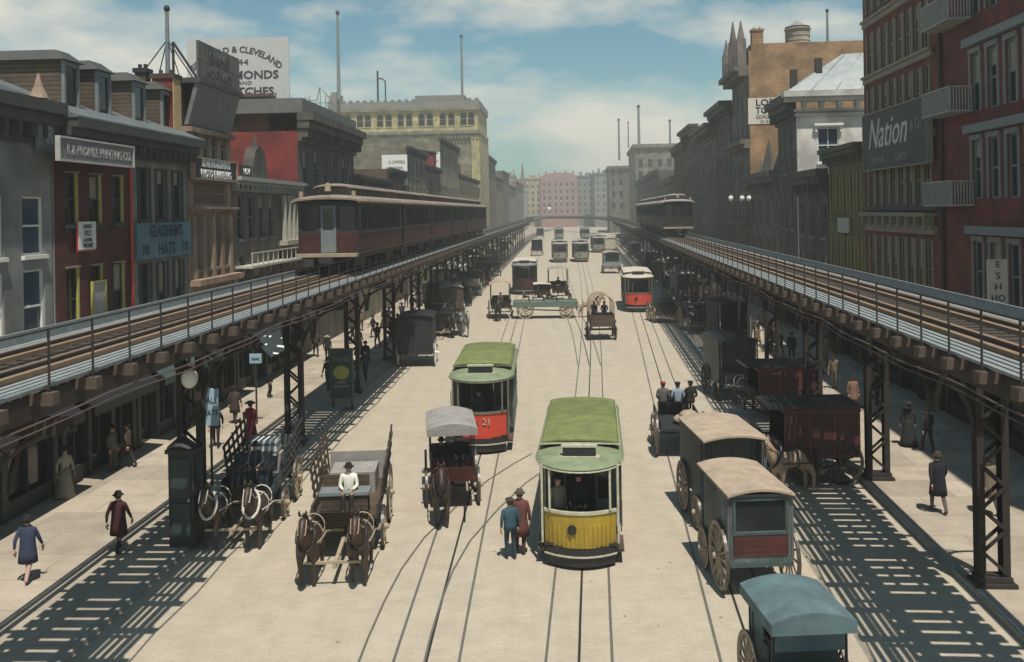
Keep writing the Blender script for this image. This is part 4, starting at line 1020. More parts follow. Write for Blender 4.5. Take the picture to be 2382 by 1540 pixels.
# ------------------------------------------------------------------ elevated trains
elroof = mat('train_roof', (.23, .18, .145), .85, .45, 1.5, .2, col2=(.10, .08, .07))
def el_car(label, side, y, first=False):
    a, x = (AL, -10.85) if side == 'L' else (AR, 8.9)
    px, py = loc2w(x, y, a); L = 12.0
    t = thing('elevated_car', label, 'train car', (px, py, 7.05), -a, 'cars of the maroon train on the left railway' if side == 'L' else 'cars of the dark train on the right railway')
    W = 1.38; t.scale = (1.03, 1, 1.1)
    b = MB(); b.box(-W + .1, W - .1, .2, L - .2, .62, .85)
    for y0 in (1.2, L - 3.4): b.box(-1.0, 1.0, y0, y0 + 2.2, .25, .615)
    b.build('underframe', M['black'], t)
    for y0 in (1.6, 3.0, L - 3.0, L - 1.6):
        for xx in (-.74, .74): wheel(t, xx, y0, .38, M['iron'], 6, .12)
    wins = [( .75 + k * .66, .75 + k * .66 + .5, 1.85, 2.85) for k in range(16)]
    for s in (-1, 1):
        b = MB(); TS = lambda p, q, c, s=s: Vector((s * (W + c), p, q))
        wall_skin(b, TS, 0, L, .85, 1.75, [], .06); b.build('lower_panel', M['maroon'] if side == 'L' else M['black'], t)
        b = MB(); wall_skin(b, TS, 0, L, 1.751, 3.05, wins, .06); b.build('window_band', mat('train_green', (.028, .034, .032), .6, .3, 3), t)
        b = MB(); b.tbox(TS, 0, L, 1.70, 1.76, .001, .03); b.tbox(TS, 0, L, .82, .88, .001, .03); b.build('belt_rail', M['wood'], t)
        b = MB(); b.tbox(TS, .7, L - .7, 1.83, 2.87, -.05, -.04); b.build('side_window', M['glass'], t)
    for yy, s in ((0, -1), (L, 1)):
        TF = lambda p, q, c, s=s, yy=yy: Vector((p, yy + s * c, q))
        b = MB(); wall_skin(b, TF, -W + .07, W - .07, .85, 3.05, [(-1.22, -.5, 1.8, 2.85), (.5, 1.22, 1.8, 2.85), (-.36, .36, .9, 2.9)], .06); b.build('end_wall', MATS['train_green'] if side == 'L' else M['black'], t)
        if side == 'L':
            for q in ((-W + .08, -.37), (.37, W - .08)): b = MB(); b.tbox(TF, q[0], q[1], .9, 1.72, .001, .02); b.build('end_panel', M['maroon'], t)
        for q in ((-1.24, -.48), (.48, 1.24)): b = MB(); b.tbox(TF, q[0], q[1], 1.78, 2.87, -.05, -.04); b.build('end_window', M['glass'], t)
        b = MB(); wall_skin(b, TF, -.35, .35, .9, 2.89, [(-.24, .24, 1.85, 2.75)], .05); o = b.build('end_door', M['bluegrey'] if side == 'L' else M['black'], t)
        b = MB(); b.tbox(TF, -.25, .25, 1.84, 2.76, -.045, -.04); b.build('door_window', M['glass'], o)
        b = MB(); b.tbox(TF, -W, W, .72, .86, .001, .5); b.build('buffer_beam', M['lwood'] if first and s < 0 else M['wood'], t)
        b = MB(); b.tbox(TF, -.3, .3, .45, .7, .1, .7); b.build('coupler', M['iron'], t)
    b = MB(); arch_roof(b, W + .2, 3.06, 3.36, -.55, L + .1, 10, 1.1, .08); b.build('roof', elroof if side == 'L' else M['canvas'], t)
    b = MB(); b.box(-.72, .72, 1.2, L - 1.0, 3.30, 3.66); b.build('clerestory', M['black'], t)
    b = MB()
    for k in range(5): y0 = 1.19 + k * (L - 2.4) / 4; b.box(-.74, .74, y0, y0 + .18, 3.30, 3.665)
    arch_roof(b, .86, 3.66, 3.86, .75, L - .5, 8, .6, .05); b.build('clerestory_roof', elroof if side == 'L' else M['canvas'], t)
    if first:
        b = MB()
        for xx in (-1.2, 1.2): b.tube([(xx, -.1, 3.2), (xx, -.1, 3.5)], .1, 8)
        b.tube([(0, .0, 3.5), (0, .0, 3.85)], [.16, .1], 8); b.build('marker_lamp', M['lwood'], t)
    return t
for k, wd in enumerate(('first car of the maroon train, its front towards us', 'second car of the maroon train', 'third car of the maroon train', 'fourth car of the maroon train', 'fifth car of the maroon train', 'last car of the maroon train, farthest off')):
    el_car(wd, 'L', 43.6 + k * 12.75, k == 0)
for k, wd in enumerate(('nearest car of the dark train on the right railway', 'second car of the dark train on the right railway', 'third car of the dark train on the right railway', 'farthest car of the dark train on the right railway')):
    el_car(wd, 'R', 94 + k * 12.75, k == 0)
# ------------------------------------------------------------------ horses
def skin_mesh(name, V, E, Rr, mats, sub=1, root=0, extra=None, fmat=None):
    me = bpy.data.meshes.new(name); me.from_pydata([tuple(v) for v in V], E, [])
    o = bpy.data.objects.new('t', me); COL.objects.link(o)
    m = o.modifiers.new('s', 'SKIN'); m.use_smooth_shade = True
    for i, d in enumerate(me.skin_vertices[0].data):
        d.radius = Rr[i] if isinstance(Rr[i], tuple) else (Rr[i], Rr[i]); d.use_root = i == root
    if sub: s = o.modifiers.new('d', 'SUBSURF'); s.levels = s.render_levels = sub
    out = bpy.data.meshes.new_from_object(o.evaluated_get(bpy.context.evaluated_depsgraph_get()))
    bpy.data.objects.remove(o); bpy.data.meshes.remove(me)
    if extra:
        b = bmesh.new(); b.from_mesh(out)
        vs = [b.verts.new(v) for v in extra.v]
        for f in extra.f:
            try: b.faces.new([vs[i] for i in f])
            except ValueError: pass
        b.to_mesh(out); b.free()
    out.name = name
    out.materials.clear()
    for mm in mats: out.materials.append(mm)
    for p in out.polygons:
        p.use_smooth = True
        if fmat: p.material_index = fmat(p.center)
    return out
def make_horse(pose):
    w_ = .09 if pose else 0
    V = [(0, 0, 1.17), (0, .35, 1.22), (0, .68, 1.24), (0, -.35, 1.19), (0, -.68, 1.22), (0, -.92, 1.48), (0, -1.10, 1.80), (0, -1.17, 1.96), (0, -1.36, 1.72), (0, -1.52, 1.50)]
    Rr = [(.30, .33), (.29, .31), (.27, .30), (.29, .33), (.25, .33), (.15, .24), (.12, .18), (.11, .13), (.095, .12), (.075, .08)]
    E = [(0, 1), (1, 2), (0, 3), (3, 4), (4, 5), (5, 6), (6, 7), (7, 8), (8, 9)]
    for s in (-1, 1):
        d = w_ * s
        n = len(V); V += [(s * .19, -.62, .92), (s * .18, -.62 - d * 1.6, .55), (s * .17, -.60 - d, .17), (s * .17, -.63 - d, .05)]; Rr += [.13, .078, .055, .075]; E += [(4, n), (n, n + 1), (n + 1, n + 2), (n + 2, n + 3)]
        n = len(V); V += [(s * .20, .58, .92), (s * .19, .80 + d, .58), (s * .18, .76 + d * 1.6, .17), (s * .18, .72 + d * 1.6, .05)]; Rr += [.16, .085, .055, .075]; E += [(2, n), (n, n + 1), (n + 1, n + 2), (n + 2, n + 3)]
    ex = MB()
    for s in (-1, 1): ex.tube([(s * .07, -1.16, 2.03), (s * .09, -1.16, 2.12), (s * .085, -1.17, 2.2)], [.035, .04, .006], 5)
    me = skin_mesh('horse', V, E, Rr, [M['horse_dark'], M['leather']], 1, 0, ex, lambda c: 1 if c.z < .085 else 0)
    mane = MB(); mane.loft([[(-.035, y - .02, z), (.035, y - .02, z), (.10, y + .10, z - .02), (.0, y + .14, z + .03)] for y, z in ((-1.16, 2.06), (-1.02, 1.98), (-.86, 1.78), (-.70, 1.56))])
    tail = MB(); tail.tube([(0, .92, 1.40), (0, 1.06, 1.28), (0, 1.10, .95), (0, 1.08, .55)], [.04, .075, .09, .03], 8)
    har = MB()                                             # straps and breast band
    n = 14
    def hoop(y, z, rx, rz_, tilt, wd):
        q = []
        for k in range(n + 1):
            t = 2 * math.pi * k / n; q.append((rx * math.sin(t), y + tilt * math.cos(t), z + rz_ * math.cos(t)))
        har.tube(q, wd, 5, False)
    hoop(.0, 1.18, .335, .36, 0, .022); hoop(.5, 1.24, .31, .33, .05, .02)
    for s in (-1, 1):
        har.tube([(s * .30, -.72, 1.2), (s * .345, 0, 1.12), (s * .33, .6, 1.05), (s * .38, 1.5, .8)], .02, 5); har.tube([(s * .10, -1.28, 1.86), (s * .16, -.9, 1.6), (s * .2, 0, 1.52)], .012, 4)
        har.tube([(s * .105, -1.2, 1.95), (s * .1, -1.42, 1.66)], .014, 4)
    har.tube([(-.105, -1.42, 1.64), (0, -1.49, 1.64), (.105, -1.42, 1.64)], .014, 4)
    col = MB(); q = []
    for k in range(n + 1):
        t = 2 * math.pi * k / n; q.append((.235 * math.sin(t), -.80 + .20 * math.cos(t), 1.40 + .36 * math.cos(t)))
    col.tube(q, .042, 6, False)
    return me, mane.mesh('mane', M['leather'], True), tail.mesh('tail', M['leather'], True), har.mesh('harness', M['leather']), col.mesh('collar', M['collar'])
HORSES = [make_horse(0), make_horse(1)]
def setmat(o, i, m): o.material_slots[i].link = 'OBJECT'; o.material_slots[i].material = m
def horse(label, p, rz, coat='horse_dark', pose=0, group='horses in harness', strap=None, collar='leather', mane='leather', sc_=1.0):
    me, mn, tl, hr, cl = HORSES[pose]
    o = obj('horse', me, None, p, rz); o.scale = (sc_,) * 3; tag(o, label, 'horse', group); setmat(o, 0, M[coat]); setmat(o, 1, M['leather'])
    c = obj('mane', mn, o); setmat(c, 0, M[mane]); c = obj('tail', tl, o); setmat(c, 0, M[mane])
    c = obj('harness', hr, o)
    if strap: setmat(c, 0, M[strap])
    c = obj('collar', cl, o); setmat(c, 0, M[collar])
    return o
# ------------------------------------------------------------------ people
def hand(ex, c, s, fwd):
    """palm with four unequal bent fingers and a side thumb, merged into the body mesh"""
    x, y, z = c
    ex.box(x - .018, x + .018, y - .045, y + .04, z - .085, z + .01)
    for i, l in enumerate((.065, .08, .075, .055)):
        yy = y - .036 + i * .022
        ex.tube([(x, yy, z - .08), (x - s * .006, yy - fwd * .004, z - .08 - l * .5), (x - s * .03, yy - fwd * .012, z - .08 - l)], [.011, .0105, .008], 5)
    ex.tube([(x, y - .042, z - .02), (x - s * .012, y - .075, z - .05), (x - s * .02, y - .082, z - .085)], [.013, .012, .009], 5)
def face(ex, y, z, k=1.0):
    ex.add([(0, y - .098, z + .005), (-.016, y - .088, z - .03), (.016, y - .088, z - .03), (0, y - .122, z - .032)], [(0, 1, 3), (0, 3, 2), (1, 2, 3)])
    for s in (-1, 1):
        ex.ell((s * .034, y - .086, z + .012), .012, .008, .008, 6, 4); ex.ell((s * .086, y + .008, z - .005), .014, .026, .034, 6, 4)
    ex.ell((0, y - .09, z - .062), .026, .008, .007, 6, 4)
def make_person(kind):
    V, E, Rr = [], [], []
    def add(p, r, par=None):
        V.append(p); Rr.append(r); i = len(V) - 1
        if par is not None: E.append((par, i))
        return i
    ex = MB(); sit = kind in ('sit', 'sitreins')
    dz = -.40 if sit else 0
    pel = add((0, 0, .96 + dz), (.155, .115)); b1 = add((0, -.005, 1.15 + dz), (.145, .105), pel); b2 = add((0, -.005, 1.34 + dz), (.175, .115), b1); nk = add((0, .0, 1.49 + dz), (.062, .062), b2)
    hb = add((0, -.012, 1.585 + dz), (.078, .092), nk); ht = add((0, -.005, 1.68 + dz), (.078, .092), hb)
    face(ex, -.012, 1.615 + dz)
    for s in (-1, 1):
        hp = add((s * .095, 0, .88 + dz), (.10, .10), pel)
        if sit: kn = add((s * .12, -.43, .55), .072, hp); an = add((s * .12, -.46, .12), .05, kn); add((s * .13, -.62, .05), .045, an)
        else:
            st = {'walk': .20, 'stand': .03, 'woman': .02, 'back': .13}[kind] * s
            kn = add((s * .10, -.03 - st * .7, .50), .073, hp); an = add((s * .10, .04 - st * 1.3 + (.04 if st < 0 else 0), .09), .048, kn); add((s * .115, -.10 - st * 1.3, .045), .042, an)
        sh = add((s * .195, .0, 1.40 + dz), (.075, .075), b2)
        if kind == 'sitreins': el = add((s * .25, -.06, 1.13 + dz), .055, sh); wr = add((s * .12, -.30, 1.05 + dz), .037, el); hand(ex, (s * .10, -.35, 1.07 + dz), s, 1)
        elif sit: el = add((s * .26, .02, 1.13 + dz), .055, sh); wr = add((s * .16, -.22, 1.0 + dz), .037, el); hand(ex, (s * .15, -.27, 1.0 + dz), s, 1)
        else:
            sw = {'walk': .12, 'stand': .0, 'woman': -.05, 'back': .06}[kind] * s
            el = add((s * .265, .03 + sw, 1.13), .054, sh); wr = add((s * .255, -.04 + sw * 2, .90), .036, el); hand(ex, (s * .255, -.055 + sw * 2.1, .86), s, 1)
    top = dz
    def fm(c):
        if c.z > 1.50 + top: return 0
        if sit:
            if c.z < .16: return 3
            if c.y < -.18 and c.z > .5 and abs(c.x) < .2 and c.y < -.27 and kind == 'sitreins' and c.z > .58: return 0
            return 2 if c.z < .62 or c.y < -.3 and c.z < .60 else 1
        if c.z < .10: return 3
        if abs(c.x) > .2 and c.z < .90: return 0
        return 2 if c.z < .93 else 1
    return skin_mesh('person', V, E, Rr, [M['skin'], M['black'], M['black'], M['leather']], 1, 0, ex, fm)
PEOPLE = {k: make_person(k) for k in ('walk', 'stand', 'back', 'woman', 'sit', 'sitreins')}
def ringloft(rows, n=14):
    b = MB(); b.loft([[(rx * math.cos(2 * math.pi * k / n), oy + ry * math.sin(2 * math.pi * k / n), z) for k in range(n)] for z, rx, ry, oy in rows]); return b
HATS = {}
def hats():
    b = ringloft([(1.655, .155, .165, 0), (1.668, .16, .17, 0), (1.672, .098, .112, 0), (1.73, .10, .112, 0), (1.775, .075, .085, 0), (1.79, .02, .02, 0)]); HATS['bowler'] = b.mesh('hat', M['black'], True)
    b = ringloft([(1.66, .20, .20, 0), (1.67, .205, .205, 0), (1.676, .10, .112, 0), (1.755, .095, .10, 0), (1.76, .01, .01, 0)]); HATS['boater'] = b.mesh('hat', M['lwood'])
    b = ringloft([(1.665, .10, .115, 0), (1.70, .125, .14, -.01), (1.74, .115, .13, -.01), (1.755, .02, .02, 0)]); b.box(-.08, .08, -.19, -.09, 1.662, 1.674); HATS['cap'] = b.mesh('hat', M['black'], True)
    b = ringloft([(1.67, .17, .17, 0), (1.69, .24, .24, .02), (1.74, .20, .19, .03), (1.80, .10, .10, .04), (1.815, .02, .02, .04)]); HATS['bonnet'] = b.mesh('hat', M['black'], True)
    b = ringloft([(1.58, .075, .05, .05), (1.62, .092, .085, .03), (1.68, .094, .09, .025), (1.73, .08, .085, .015), (1.765, .03, .03, .0)]); HATS['hair'] = b.mesh('hair', M['leather'], True)
    b = ringloft([(.52, .255, .22, .0), (.75, .235, .20, 0), (1.0, .205, .17, 0), (1.18, .20, .155, 0), (1.36, .225, .15, .0), (1.45, .16, .11, .0), (1.50, .075, .075, 0)], 16); HATS['coat'] = b.mesh('coat', M['black'], True)
    b = ringloft([(.84, .20, .17, .0), (1.0, .19, .155, 0), (1.18, .178, .14, 0), (1.36, .215, .145, .0), (1.45, .15, .105, .0), (1.50, .075, .075, 0)], 16); HATS['jacket'] = b.mesh('jacket', M['black'], True)
    b = ringloft([(.03, .36, .34, .04), (.25, .31, .30, .03), (.6, .24, .23, .01), (.9, .19, .18, 0), (1.06, .15, .13, 0)], 18); HATS['skirt'] = b.mesh('skirt', M['black'], True)
hats()
CL = {}
def cloth(r, g, b_):
    k = (r, g, b_)
    if k not in CL: CL[k] = mat('cloth_%d' % len(CL), S(r, g, b_), .9, .25, 7, .1)
    return CL[k]
def person(kind, label, p, rz, coat, trouser, hat='bowler', hatc=(20, 20, 20), outer='jacket', group='people on the street', sc_=1.0):
    o = obj('person', PEOPLE[kind], None, p, rz); o.scale = (sc_,) * 3; tag(o, label, 'person', group)
    setmat(o, 1, cloth(*coat)); setmat(o, 2, cloth(*trouser)); setmat(o, 0, M['skin']); setmat(o, 3, M['leather'])
    dz = -.40 if kind in ('sit', 'sitreins') else 0
    c = obj('hair', HATS['hair'], o, (0, 0, dz)); setmat(c, 0, M['leather'])
    if hat: c = obj('hat', HATS[hat], o, (0, 0, dz)); setmat(c, 0, cloth(*hatc))
    if dz == 0:
        if kind == 'woman': c = obj('skirt', HATS['skirt'], o); setmat(c, 0, cloth(*trouser))
        elif outer: c = obj(outer, HATS[outer], o); setmat(c, 0, cloth(*coat))
    return o
# ------------------------------------------------------------------ horse-drawn vehicles; they face -y in their own frame
def off(p, rz, x, y, z=0): c, s = math.cos(rz), math.sin(rz); return Vector((p[0] + x * c - y * s, p[1] + x * s + y * c, p[2] + z))
GW = 'horse drawn vehicles in the roadway'
def base(name, label, cat, p, rz, Wd, yf, yr, rf, rr, wm, floor, hang=.5, body=None, L=None, group=GW, sc_=1.0):
    t = thing(name, label, cat, p, rz, group); t.scale = (sc_,) * 3
    hw = Wd / 2 + .12
    for s in (-1, 1): wheel(t, s * hw, yf, rf, wm, 12, .07); wheel(t, s * hw, yr, rr, wm, 14, .07)
    b = MB()
    for y, r in ((yf, rf), (yr, rr)):
        b.tube([(-hw, y, r), (hw, y, r)], .05, 6)
        for s in (-1, 1): b.tube([(s * (hw - .25), y - .5, floor - .06), (s * (hw - .25), y, r + .07), (s * (hw - .25), y + .5, floor - .06)], .03, 5); b.bar((s * (hw - .25), y, r), (s * (hw - .25), y, floor - .05), .06)
    b.bar((0, yf, min(rf, floor - .1)), (0, yr, min(rr, floor - .1)), .09); b.build('running_gear', M['iron'], t)
    return t
def shafts(t, yf, z, two, m):
    b = MB()
    if two:
        b.bar((0, yf, z), (0, yf - 3.0, z - .08), .10); b.bar((-1.05, yf - .35, z + .02), (1.05, yf - .35, z + .02), .08); b.bar((-.75, yf - 2.95, z + .02), (.75, yf - 2.95, z + .02), .07)
        b.build('pole', m, t)
    else:
        for s in (-1, 1): b.tube([(s * .45, yf, z), (s * .42, yf - 1.2, z + .25), (s * .36, yf - 2.5, z + .42)], .035, 6)
        b.build('shaft', m, t)
def seat_box(t, Wd, y, z, sm, bm_):
    b = MB(); b.box(-Wd / 2, Wd / 2, y - .3, y + .3, z - .45, z); b.build('seat_box', bm_, t)
    b = MB(); b.box(-Wd / 2 - .05, Wd / 2 + .05, y - .36, y + .34, z + .001, z + .09); b.build('seat', sm, t)
    b = MB(); b.box(-Wd / 2, Wd / 2, y + .30, y + .35, z + .09, z + .42); b.build('seat_back', bm_, t)
def stake_wagon(label, p, rz, bm_, sm, stakes=True, Wd=1.75, L=3.9, rf=.58, rr=.88, two=True):
    floor = 1.05; t = base('stake_wagon', label, 'wagon', p, rz, Wd, .75, L - .75, rf, rr, M['lwood'], floor)
    b = MB(); b.box(-Wd / 2, Wd / 2, 0, L, floor, floor + .1)
    for s in (-1, 1): b.box(s * Wd / 2 - .03, s * Wd / 2 + .03, 0, L, floor + .1, floor + .42)
    b.build('bed', bm_, t)
    if stakes:
        for s in (-1, 1):
            b = MB()
            for k in range(6): y = .9 + k * (L - 1.0) / 5; b.bar((s * Wd / 2, y, floor + .1), (s * (Wd / 2 + .16), y, floor + 1.25 + .12 * k), .06)
            for k in range(5):
                f = .2 + k * .26; b.bar((s * (Wd / 2 + .05 + .03 * k), .8, floor + f), (s * (Wd / 2 + .05 + .03 * k), L, floor + f * 1.25), .035, .11)
            b.build('stake_side', bm_, t)
        b = MB(); b.box(-Wd / 2, Wd / 2, L - .06, L, floor + .1, floor + 1.0); b.box(-Wd / 2 + .2, Wd / 2 - .25, L - 1.7, L - .4, floor + .101, floor + .75); b.build('load', M['canvas'], t)
    seat_box(t, Wd * .72, .28, 1.75, sm, bm_)
    b = MB(); b.hexa([(-Wd / 2 + .2, -.35, .95), (Wd / 2 - .2, -.35, .95), (Wd / 2 - .2, -.3, .95), (-Wd / 2 + .2, -.3, .95), (-Wd / 2 + .2, -.6, 1.45), (Wd / 2 - .2, -.6, 1.45), (Wd / 2 - .2, -.55, 1.45), (-Wd / 2 + .2, -.55, 1.45)]); b.box(-Wd / 2 + .2, Wd / 2 - .2, -.3, .0, .95, 1.05); b.build('footboard', M['wood'], t)
    shafts(t, .75, .62, two, M['lwood']); return t
def van(label, p, rz, bodym, roofm, rearm=None, Wd=1.6, L=2.7, top=2.65, frm=None, glass=True, rf=.5, rr=.78, hood=.35, two=False, shaft=True, name='delivery_van', bow=.14, wheelm=None, sc_=1.0):
    floor = .92; t = base(name, label, 'van', p, rz, Wd - .05, .55, L - .65, rf, rr, wheelm or M['lwood'], floor, sc_=sc_)
    hw = Wd / 2; b = MB()
    for s in (-1, 1): b.box(s * hw - .03, s * hw + .03, .35, L, floor, top - .1)
    b.box(-hw + .03, hw - .03, 0.0, L, floor - .002, floor + .06); b.box(-hw + .03, hw - .03, .8, .85, floor + .06, top - .1); b.build('body', bodym, t)
    b = MB(); n = 8
    rings = []
    for y in (-hood, L + .12):
        tp = [(hw * 1.06 * (2 * k / n - 1), y, top - .1 + bow * (1 - (2 * k / n - 1) ** 2)) for k in range(n + 1)]; rings.append(tp + [(q[0], q[1], q[2] - .06) for q in reversed(tp)])
    b.loft(rings); b.build('roof', roofm, t)
    for y, s in ((L, 1), (0, -1)):
        TF = lambda a, q, c, s=s, y=y: Vector((a, y + s * c, q))
        if s > 0:
            b = MB(); wall_skin(b, TF, -hw + .04, hw - .04, floor + .06, top - .12, [(-hw + .18, hw - .18, floor + .75, top - .28)] if glass else [], .05); b.build('rear_wall', bodym, t)
            if glass:
                b = MB(); b.tbox(TF, -hw + .17, hw - .17, floor + .74, top - .27, -.045, -.035); b.build('rear_window', M['glass'], t)
                b = MB(); wall_skin(b, TF, -hw + .10, hw - .10, floor + .67, top - .2, [(-hw + .18, hw - .18, floor + .75, top - .28)], -.03)
                for q in b.v: pass
                b = MB()
                for x0, x1, z0, z1 in ((-hw + .1, hw - .1, floor + .68, floor + .74), (-hw + .1, hw - .1, top - .27, top - .21), (-hw + .1, -hw + .165, floor + .741, top - .271), (hw - .165, hw - .1, floor + .741, top - .271)): b.tbox(TF, x0, x1, z0, z1, .002, .035)
                b.build('window_frame', frm or M['teal'], t)
            if rearm: b = MB(); b.tbox(TF, -hw + .12, hw - .12, floor + .15, floor + .64, .002, .03); b.build('rear_panel', rearm, t)
            b = MB(); b.tbox(TF, -hw, hw, floor - .12, floor - .005, -.1, .06); b.build('tailboard', frm or M['iron'], t)
        else:
            for x in (-hw, hw - .06): b = MB(); b.box(x, x + .06, -.02, .04, floor, top - .12); b.build('front_post', frm or bodym, t)
    seat_box(t, Wd * .8, .45, 1.45, M['leather'], bodym)
    if shaft: shafts(t, .55, .7, two, M['lwood'])
    return t
def canopy_wagon(label, p, rz, cm, bm_, Wd=1.45, L=2.6, top=2.85, rf=.55, rr=.72, name='carriage', bow=.22, fringe=True, shaft=True, sc_=1.0, wm=None):
    floor = .95; t = base(name, label, 'carriage', p, rz, Wd, .5, L - .5, rf, rr, wm or M['lwood'], floor, sc_=sc_); hw = Wd / 2
    b = MB(); b.box(-hw + .05, hw - .05, -.2, L, floor, floor + .08)
    for s in (-1, 1): b.box(s * (hw - .06) - .025, s * (hw - .06) + .025, .5, L, floor + .08, floor + .5)
    b.box(-hw + .05, hw - .05, L - .05, L, floor + .08, floor + .6); b.hexa([(-hw + .1, -.25, floor), (hw - .1, -.25, floor), (hw - .1, -.2, floor), (-hw + .1, -.2, floor), (-hw + .1, -.42, floor + .5), (hw - .1, -.42, floor + .5), (hw - .1, -.37, floor + .5), (-hw + .1, -.37, floor + .5)]); b.build('body', bm_, t)
    seat_box(t, Wd * .85, .75, 1.5, M['leather'], bm_); 
    for s in (-1, 1):
        for y in (.12, 1.3, L - .1): b = MB(); b.bar((s * (hw - .03), y, floor + .05), (s * (hw - .03), y, top - .2), .045); b.build('canopy_post', M['black'], t)
    b = MB(); n = 8; rings = []
    for y, f in ((-.15, .8), (.05, 1), (L / 2, 1.04), (L, 1), (L + .2, .75)):
        tp = [(hw * 1.1 * (2 * k / n - 1), y, top - .2 + bow * f * (1 - (2 * k / n - 1) ** 2)) for k in range(n + 1)]; rings.append(tp + [(q[0], q[1], q[2] - .04) for q in reversed(tp)])
    b.loft(rings)
    if fringe:
        for s in (-1, 1): b.box(s * hw * 1.1 - .012, s * hw * 1.1 + .012, -.14, L + .19, top - .42, top - .205)
        b.prism([(hw * 1.09 * (2 * k / n - 1), top - .21 + bow * .8 * (1 - (2 * k / n - 1) ** 2)) for k in range(n + 1)] + [(hw * 1.09, top - .42), (-hw * 1.09, top - .42)], lambda q, r_, y: (q, y, r_), -.17, -.155)
    b.build('canopy', cm, t, smooth=False)
    if shaft: shafts(t, .5, .75, False, M['lwood'])
    return t
def flat_wagon(label, p, rz, bm_, Wd=1.9, L=4.6, sc_=1.0):
    floor = 1.2; t = base('flat_wagon', label, 'wagon', p, rz, Wd - .3, .9, L - .9, .55, .72, M['lwood'], floor, sc_=sc_)
    b = MB(); b.box(-Wd / 2, Wd / 2, 0, L, floor, floor + .1); b.build('bed', M['lwood'], t)
    b = MB()
    for s in (-1, 1): b.box(s * Wd / 2 - .03, s * Wd / 2 + .03, -.05, L + .1, floor - .22, floor + .25)
    b.build('side_board', bm_, t); shafts(t, .9, .75, False, M['lwood']); return t
def hooped_wagon(label, p, rz, Wd=1.6, L=3.0, sc_=1.0):
    floor = 1.0; t = base('hooped_wagon', label, 'wagon', p, rz, Wd, .6, L - .6, .55, .72, M['wood'], floor, sc_=sc_); hw = Wd / 2
    b = MB(); b.box(-hw, hw, 0, L, floor, floor + .1)
    for s in (-1, 1): b.box(s * hw - .03, s * hw + .03, 0, L, floor + .1, floor + .85)
    b.box(-hw, hw, L - .05, L, floor + .1, floor + .8); b.build('body', M['wood'], t)
    for y in (.1, 1.0, 2.0, L - .05):
        b = MB(); b.tube([(-hw, y, floor + .8)] + [(-hw * math.cos(math.pi * k / 10), y, floor + 1.5 + .75 * math.sin(math.pi * k / 10)) for k in range(11)] + [(hw, y, floor + .8)], .04, 6); b.build('hoop', M['lwood'], t)
    b = MB(); b.box(-hw + .1, hw - .1, .3, .8, floor + .1, floor + .75); b.build('seat', M['leather'], t); return t
# ---- the two teams in front of us on the left
q = G(712, 1398); rz = R(3); f = off(q, 0, .45, 3.1)
stake_wagon('stake sided wagon with a grey seat and giant wheels, drawn by the bay pair', f, rz, M['wood'], M['bluegrey'], Wd=1.85)
horse('dark bay horse, left one of the pair drawing the stake sided wagon', off(f, rz, -.72, -1.55), rz, 'horse_bay', 0, strap='lwood')
horse('dark bay horse, right one of the pair drawing the stake sided wagon', off(f, rz, .62, -1.55), rz, 'horse_bay', 1, strap='lwood')
person('sitreins', 'driver in a white shirt and bowler holding the reins of the stake sided wagon', off(f, rz, .1, .30, 1.23), rz, (215, 212, 200), (40, 38, 36))
q = G(508, 1312); rz = R(2); f = off(q, 0, .0, 3.2)
stake_wagon('dark blue wagon in the shade of the railway with a white box on it', f, rz, mat('navy_wagon', (.018, .028, .034), .6, .4, 3), M['black'], True, 1.7, 3.6, .5, .75)
horse('black horse with white harness, left one of the pair under the railway', off(f, rz, -.62, -1.5), rz, 'horse_dark', 1, strap='collar', collar='collar')
horse('black horse with white harness, right one of the pair under the railway', off(f, rz, .62, -1.5), rz, 'horse_dark', 0, strap='collar', collar='collar')
person('sitreins', 'driver in dark blue on the wagon under the railway', off(f, rz, .15, .30, 1.23), rz, (38, 46, 56), (26, 28, 32))
pb = thing('packing_box', 'white packing box on the load of the dark blue wagon', 'box', off(f, rz, .1, 2.0, 1.802), rz)
b = MB(); b.box(-.42, .42, -.35, .35, 0, .5); b.build('box_body', M['white'], pb); b = MB()
for z in (.08, .34): b.box(-.435, .435, -.365, .365, z, z + .07)
b.build('batten', M['plank'], pb)
# ---- canopied carriage before the red tram
q = G(1055, 1182); rz = R(6)
canopy_wagon('carriage with a grey fringed canopy and two riders, in front of the red tram', q, rz, M['canvas'], mat('dark_red_wood', (.09, .018, .014), .6, .4), rf=.6, rr=.72, Wd=1.5)
horse('dark brown horse drawing the canopied carriage', off(q, rz, -.45, -1.25), rz, 'horse_dark', 1, strap='maroon')
person('sitreins', 'driver in black on the canopied carriage, the taller rider', off(q, rz, .25, .75, .95), rz, (22, 22, 24), (20, 20, 22))
person('sit', 'passenger in black on the canopied carriage, the smaller rider', off(q, rz, -.35, .75, .93), rz, (30, 30, 32), (24, 24, 26), sc_=.93)
